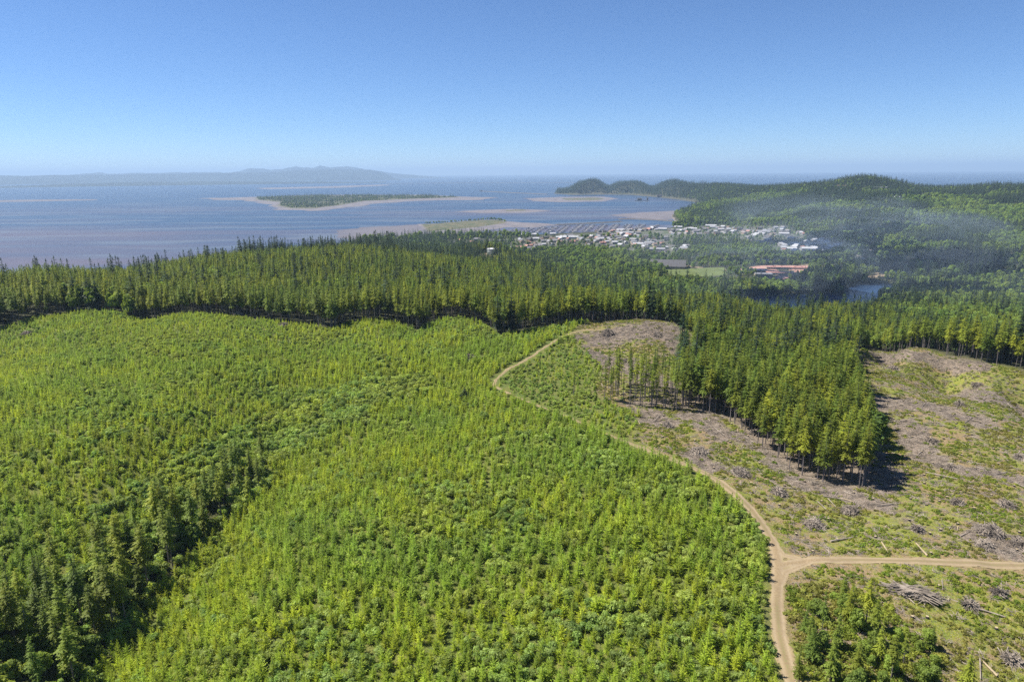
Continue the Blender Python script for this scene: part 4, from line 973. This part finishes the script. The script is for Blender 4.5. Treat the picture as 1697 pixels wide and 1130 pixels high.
x, y = jgrid(-100, 330, 120, 420, 3.2); ok = nearcut(x, y) & inview(x, y, 1.0) & (droad(x, y) > 4) & ~inpoly(x, y, strip) & ~inpoly(x, y, corner); x, y = x[ok], y[ok]
dsl = np.full(len(x), 99.)
for ln, wd in slash_lines: dsl = np.minimum(dsl, dseg(x, y, ln)-wd)
pr = rng.random(len(x)) < np.where(dsl < 0, .28, .045); lx, ly = x[pr], y[pr]; sel = rng.permutation(len(lx))[:280]
for i in sel:
    v = int(rng.integers(0, 4)); a_, b_, _ = project(np.array([[lx[i], ly[i], float(H(lx[i], ly[i]))]])); g_ = 'lying '+relp(a_[0], b_[0])
    log_at(lx[i], ly[i], rng.uniform(0, 6.28), v, ('pale cut log ' if v == 0 else 'weathered grey log ')+g_, ('pale ' if v == 0 else 'grey ')+'logs '+g_, float(rng.uniform(.35, .8)))
# branch litter and low growth on the clearcut
x, y = jgrid(-120, 400, 60, 470, 1.55); ok = nearcut(x, y) & inview(x, y) & (droad(x, y) > 2.8); x, y = x[ok], y[ok]
dsl = np.full(len(x), 99.)
for ln, wd in slash_lines: dsl = np.minimum(dsl, dseg(x, y, ln)+(fbm(x/6, y/6, 21, 3)-.5)*wd*1.4-wd*.8)
nz = fbm(x/9, y/9, 77, 4); instr = inpoly(x, y, strip)
tw = rng.random(len(x)) < np.where(dsl < 0, .8, np.where(nz > .52, .4, .2)); tw |= instr & (rng.random(len(x)) < .5)
scatter('branch_litter', twig, np.stack([x, y, H(x, y)], 1)[tw], rng.uniform(0, 6.28, tw.sum()), rng.uniform(.4, 1.0, tw.sum()), rng.integers(0, 4, tw.sum()), 'grey twigs and broken branches littering the clearcut', 'branch litter', .08)
nz2 = fbm(x/14, y/14, 78, 4); inc = inpoly(x, y, corner)
tf = (rng.random(len(x)) < np.where(dsl < 0, .10, (.38+.55*sstep(.40, .58, nz2)))) & (~instr | (rng.random(len(x)) < .4))
tf |= inc
scatter('low_brush', [p_['joined'] for p_ in protos['tuft']], np.stack([x, y, H(x, y)-.05], 1)[tf], rng.uniform(0, 6.28, tf.sum()), rng.uniform(.25, .95, tf.sum())*np.where(inc[tf], 1.5, 1), rng.integers(0, 4, tf.sum()), 'low green brush and ferns patching the clearcut', 'brush', .05)
# stumps
b = MB(); b.tube((0,0,-.3), (0,0,.55), .42, .34, 10, 0); stump = b.mesh('stump', [M_slashcore]); b = MB(); b.tube((0,0,.55), (0,0,.57), .335, .33, 10, 0); stump_top = b.mesh('cut_face', [M_stick2])
x, y = jgrid(-100, 330, 120, 360, 9); ok = nearcut(x, y) & inview(x, y, 1.0) & (droad(x, y) > 4) & ~inpoly(x, y, strip); x, y = x[ok], y[ok]; sel = rng.permutation(len(x))[:220]
for i in sel:
    q = bpy.data.objects.new('tree_stump', stump); COL.objects.link(q); q.location = (float(x[i]), float(y[i]), float(H(x[i], y[i]))); a_, b_, _ = project(np.array([[x[i], y[i], float(H(x[i], y[i]))]])); g_ = 'small cut tree stump '+relp(a_[0], b_[0]); tag(q, g_, 'stump', 'stumps: '+g_)
    t_ = bpy.data.objects.new('cut_face', stump_top); COL.objects.link(t_); t_.parent = q

# ------------------------------------------------------------------ plant everything
bxy = np.array(bl_xy)
def clear_of(x, y, d):
    ok = np.ones(len(x), bool)
    for a in bxy: ok &= (x-a[0])**2+(y-a[1])**2 > d*d
    return ok
def visible_front(x, y, z):
    """rough hidden-surface test against the bare ground"""
    ok = np.ones(len(x), bool)
    for t in np.linspace(.35, .97, 14):
        ok &= H(x*t, y*t) < CAMZ+(z-CAMZ)*t+1
    return ok
NAMES = {'fullconifer': ('full_crowned_conifer', 'tree'), 'conifer': ('conifer_tree', 'tree'), 'pole': ('pole_tree', 'tree'), 'bigconifer': ('old_conifer_tree', 'tree'), 'hillconifer': ('wind_shaped_conifer', 'tree'), 'sapling': ('young_conifer', 'young tree'),
         'shrub': ('shrub', 'shrub'), 'alder': ('broadleaf_tree', 'tree')}
RESTL = {'fullconifer': 'full crowned conifers of the gully wood', 'conifer': 'dense evergreen forest of tall narrow conifers', 'pole': 'thin pole trees', 'bigconifer': 'scattered old dark conifers over the forest', 'hillconifer': 'far dark conifer woods on hills and cape',
         'sapling': 'close carpet of young bright conifers', 'shrub': 'green shrubs filling the plantation', 'alder': 'pale green broadleaf woods around town and lake'}
def lab(kind, px, py, s, z):
    rel = relp(px, py)
    if kind == 'conifer': base = ('tall' if s > 1.0 or (py > 850 and s > .7) else ('slender' if s > .86 or (py > 850 and s > .6) else 'short'))+' narrow conifer '; g_ = 'forest conifers'
    elif kind == 'fullconifer': base = ('tall' if s > .7 else 'short')+' full crowned conifer '; g_ = 'full crowned conifers'
    elif kind == 'pole': base = ('tall ' if s > .92 else ('short ' if s < .8 else ''))+'thin pole tree, '+('front ' if py > 640 else 'back ')+'row, '; g_ = 'pole trees'
    elif kind == 'sapling': base = ('large' if s > 1.15 else ('medium' if s > .95 else 'small'))+' yellow green young conifer '; g_ = 'young conifers'
    elif kind == 'shrub': base = ('large' if s > 1.1 else ('medium' if s > .85 else 'small'))+' round pale shrub '; g_ = 'plantation shrubs'
    elif kind == 'alder': base = ('large' if s > 1.1 else ('medium' if s > .8 else 'small'))+' leafy round tree '; g_ = 'leafy trees'
    elif kind == 'bigconifer': base = ('large' if s > 1.0 else ('medium' if s > .85 else 'small'))+' dark broad conifer '; g_ = 'old dark conifers'
    else: base = ('tall' if s > 1.0 else 'short')+' far dark conifer '; g_ = 'far conifers'
    return base+rel, g_
for kind, (x, y, s, v) in KN.items():
    v = v.astype(int); ok = np.ones(len(x), bool)
    if kind in ('alder', 'hillconifer', 'bigconifer'):
        ok = clear_of(x, y, 20)
        rr_ = np.hypot(x, y); ok &= np.abs(x) < y*.9+40
    x, y, s, v = x[ok], y[ok], s[ok], v[ok]; z = H(x, y)
    hgt = {'fullconifer': 20, 'conifer': 23, 'pole': 22, 'bigconifer': 30, 'hillconifer': 30, 'sapling': 4.6, 'shrub': 1.8, 'alder': 12}[kind]
    px, py, zc = project(np.stack([x, y, z+hgt*s*.6], 1)); px2, py2, _ = project(np.stack([x, y, z+hgt*s*.15], 1))
    vis = (px > 4) & (px < 1693) & (py > 4) & (py < 1126) & (py2 < 1200) & visible_front(x, y, z+hgt*s*.7)
    size = np.where(vis, s/zc, -1); order = np.argsort(-size)[:288]; order = order[size[order] > 0]
    one = np.zeros(len(x), bool); one[order] = True
    nm, cat = NAMES[kind]
    for i in order:
        L_, G_ = lab(kind, px[i], py[i], s[i], z[i])
        sz_ = float(s[i]); sx = sz_*float(.9+.25*rng.random())
        copy_thing(kind, v[i], (float(x[i]), float(y[i]), float(z[i])-.1), float(rng.uniform(0, 6.28)), (sx, sx, sz_), nm, L_, cat, G_+': '+L_)
    rs_ = ~one
    wv = (.85+.3*rng.random(rs_.sum()))
    scatter({'fullconifer': 'gully_wood', 'conifer': 'evergreen_forest', 'pole': 'pole_wood', 'bigconifer': 'old_conifers', 'hillconifer': 'hill_forest', 'sapling': 'young_plantation', 'shrub': 'shrub_cover', 'alder': 'broadleaf_wood'}[kind],
            [p_['joined'] for p_ in protos[kind]], np.stack([x, y, z-.1], 1)[rs_], rng.uniform(0, 6.28, rs_.sum()), np.stack([s[rs_]*wv, s[rs_]*wv, s[rs_]], 1), v[rs_], RESTL[kind], cat, .03)
# scrub on the sand island
x, y = SAND_TREES
scatter('island_scrub', [p_['joined'] for p_ in protos['alder'][:2]]+[p_['joined'] for p_ in protos['hillconifer'][:2]], np.stack([x, y, np.full(len(x), 1.5)], 1), rng.uniform(0, 6.28, len(x)),
        rng.uniform(.4, 1.1, len(x)), rng.choice([0, 1, 2], len(x)), 'dark scrub and low trees covering the long island', 'scrub')
hx = S([(705,372),(740,370.5),(780,367.5),(810,365),(826,365.5),(838,369)]); t_ = np.linspace(0, len(hx)-1, 70); hx = np.array(hx)
X = np.interp(t_, range(len(hx)), hx[:, 0])+rng.normal(size=70)*3; Y = np.interp(t_, range(len(hx)), hx[:, 1])+rng.normal(size=70)*6
scatter('spit_hedge', [p_['joined'] for p_ in protos['alder']], np.stack([X, Y, np.full(70, 2.)], 1), rng.uniform(0, 6.28, 70), rng.uniform(.5, .9, 70), rng.integers(0, 5, 70), 'low hedge of bushes along the spit', 'bushes')

# single trees one can point at
def single(kind, bx, by, ty, label, name=None, v=0, wide=1.0):
    x, y = hit(bx, by); x, y = float(x), float(y); z = float(H(x, y)); hgt = {'fullconifer': 20, 'conifer': 23, 'pole': 22, 'bigconifer': 30, 'alder': 12, 'sapling': 4.6}[kind]
    lo, hi = 1., 45.
    for _ in range(25):
        mid_ = (lo+hi)/2; _, q, _ = project(np.array([[x, y, z+mid_]])); lo, hi = (mid_, hi) if q[0] > ty else (lo, mid_)
    s = lo/hgt; copy_thing(kind, v, (x, y, z-.1), random.uniform(0, 6), (s*wide, s*wide, s), name or NAMES[kind][0], label, 'tree', 'single: '+label)
for a in [('fullconifer',1386,1076,1008,'dark pointed conifer beside the leaning thin tree, lower corner','full_crowned_conifer',0,.9),('fullconifer',1456,1092,1026,'pointed conifer between the bushes, middle of the lower corner','full_crowned_conifer',1,.9),
          ('fullconifer',1322,1124,1068,'small pointed conifer at the bottom of the lower road','full_crowned_conifer',2,1.0),('conifer',1476,1128,1052,'tall slim conifer near the bottom border, right of the thicket','conifer_tree',1,1.0),
          ('fullconifer',1376,1126,1050,'pointed conifer at the bottom border, left part of the thicket','full_crowned_conifer',3,.9),('conifer',1446,1070,992,'tall slim conifer behind the slim bare trunked one','conifer_tree',2,1.0),
          ('conifer',1340,1080,1012,'slim conifer close to the road edge, lower corner','conifer_tree',3,.9),
          ('pole',951,659,590,'lone thin tree with a sparse crown in the scrub above the road'),('pole',1360,1064,974,'leaning thin tree just right of the road in the lower corner'),('conifer',1434,1038,958,'slim conifer with a bare dark trunk below the fork','conifer_tree',4,1.1),
          ('fullconifer',1407,1034,966,'dark full conifer in the group below the fork','full_crowned_conifer',0,1.3),('fullconifer',1396,1004,948,'dark slim conifer at the back of the group below the fork','full_crowned_conifer',1,1.1),
          ('fullconifer',1334,1050,1006,'small dark conifer beside the lower road','full_crowned_conifer',2,1.3),('fullconifer',1345,1098,1035,'small dark conifer lowest beside the road','full_crowned_conifer',3,1.3),('pole',1496,1104,1040,'thin half dead tree in the lower right corner'),
          ('fullconifer',1543,1078,1035,'small dark conifer in the lower right corner brush','full_crowned_conifer',2,1.2),('fullconifer',1602,1136,1075,'dark conifer cut by the bottom border at lower right','full_crowned_conifer',0,1.2),
          ('bigconifer',770,662,640,'dark round evergreen bush standing out in the plantation','old_conifer_tree',1,2.2),('fullconifer',1420,1120,1062,'dark conifer at the bottom in the lower right thicket','full_crowned_conifer',3,1.2)]: single(*a)
x, y = jgrid(20, 260, 60, 200, 3.0); ok = inpoly(x, y, corner) & (droad(x, y) > 4); x, y = x[ok], y[ok]; dn = rng.random(len(x)) < .36
for i in np.nonzero(dn)[0]:
    _, q, _ = project(np.array([[x[i], y[i], float(H(x[i], y[i]))]])); LB = 'leafy green bush in the lower right thicket, '+('upper' if q[0] < 1040 else ('middle' if q[0] < 1090 else 'lowest'))+(' and beside the road' if x[i]/y[i] < .53 else (' and in its middle' if x[i]/y[i] < .62 else ' and on its outer side'))
    sc_ = float(.22+.25*rng.random())*(1.0 if q[0] > 1010 else .55)
    copy_thing('alder', int(rng.integers(0, 5)), (float(x[i]), float(y[i]), float(H(x[i], y[i]))-.6), float(rng.uniform(0, 6)), sc_, 'leafy_bush', LB, 'bush', 'thicket bushes: '+LB)

# ------------------------------------------------------------------ haze
hz_m = bpy.data.materials.new('haze_air'); hz_m.use_nodes = True; nt = hz_m.node_tree; nt.nodes.remove(nt.nodes['Principled BSDF'])
pv = nt.nodes.new('ShaderNodeVolumePrincipled'); pv.inputs['Color'].default_value = (.52, .73, 1, 1); pv.inputs['Density'].default_value = 0.000046; pv.inputs['Anisotropy'].default_value = 0.1
nt.links.new(pv.outputs[0], nt.nodes['Material Output'].inputs['Volume'])
b = MB(); b.box(-66000, -66000, -5, 66000, 66000, 640)
tag(obj('haze', b.mesh('haze', [hz_m])), 'thin blue haze over sea and hills', None, None, 'stuff')

sm = bpy.data.materials.new('smoke_air'); sm.use_nodes = True; nt = sm.node_tree; nt.nodes.remove(nt.nodes['Principled BSDF'])
pv = nt.nodes.new('ShaderNodeVolumePrincipled'); pv.inputs['Color'].default_value = (.66, .82, 1, 1); pv.inputs['Density'].default_value = 0.00048
nt.links.new(pv.outputs[0], nt.nodes['Material Output'].inputs['Volume'])
V = []; Fc = []
rs2 = random.Random(5); blobs = [(rs2.gauss(1440, 75), rs2.uniform(1100, 2300), 0, rs2.uniform(90, 260), rs2.uniform(60, 160), rs2.uniform(25, 60), rs2.uniform(-.12, .12)) for _ in range(22)]
for (px, r_, z_, ax, ay, az_, tl) in blobs:
    z_ = 25+az_*.6+(r_-1100)*.02; cx_, cy_ = at_r(px, r_); b0 = len(V); na_, nb2 = 28, 14
    for j in range(nb2+1):
        th = math.pi*j/nb2
        for i in range(na_):
            ph = 2*math.pi*i/na_; k_ = 1+.18*math.sin(3*ph+px)+.12*math.sin(5*ph+2*th)
            V.append((cx_+ax*k_*math.sin(th)*math.cos(ph), cy_+ay*k_*math.sin(th)*math.sin(ph), z_+az_*k_*math.cos(th)+tl*ax*math.sin(th)*math.cos(ph)))
    for j in range(nb2):
        for i in range(na_):
            Fc.append((b0+j*na_+i, b0+(j+1)*na_+i, b0+(j+1)*na_+(i+1) % na_, b0+j*na_+(i+1) % na_))
tag(obj('smoke', mesh_np('smoke', V, np.array(Fc), [sm])), 'drifting blue smoke over the wooded lowland right of the town', 'smoke', None, 'stuff')
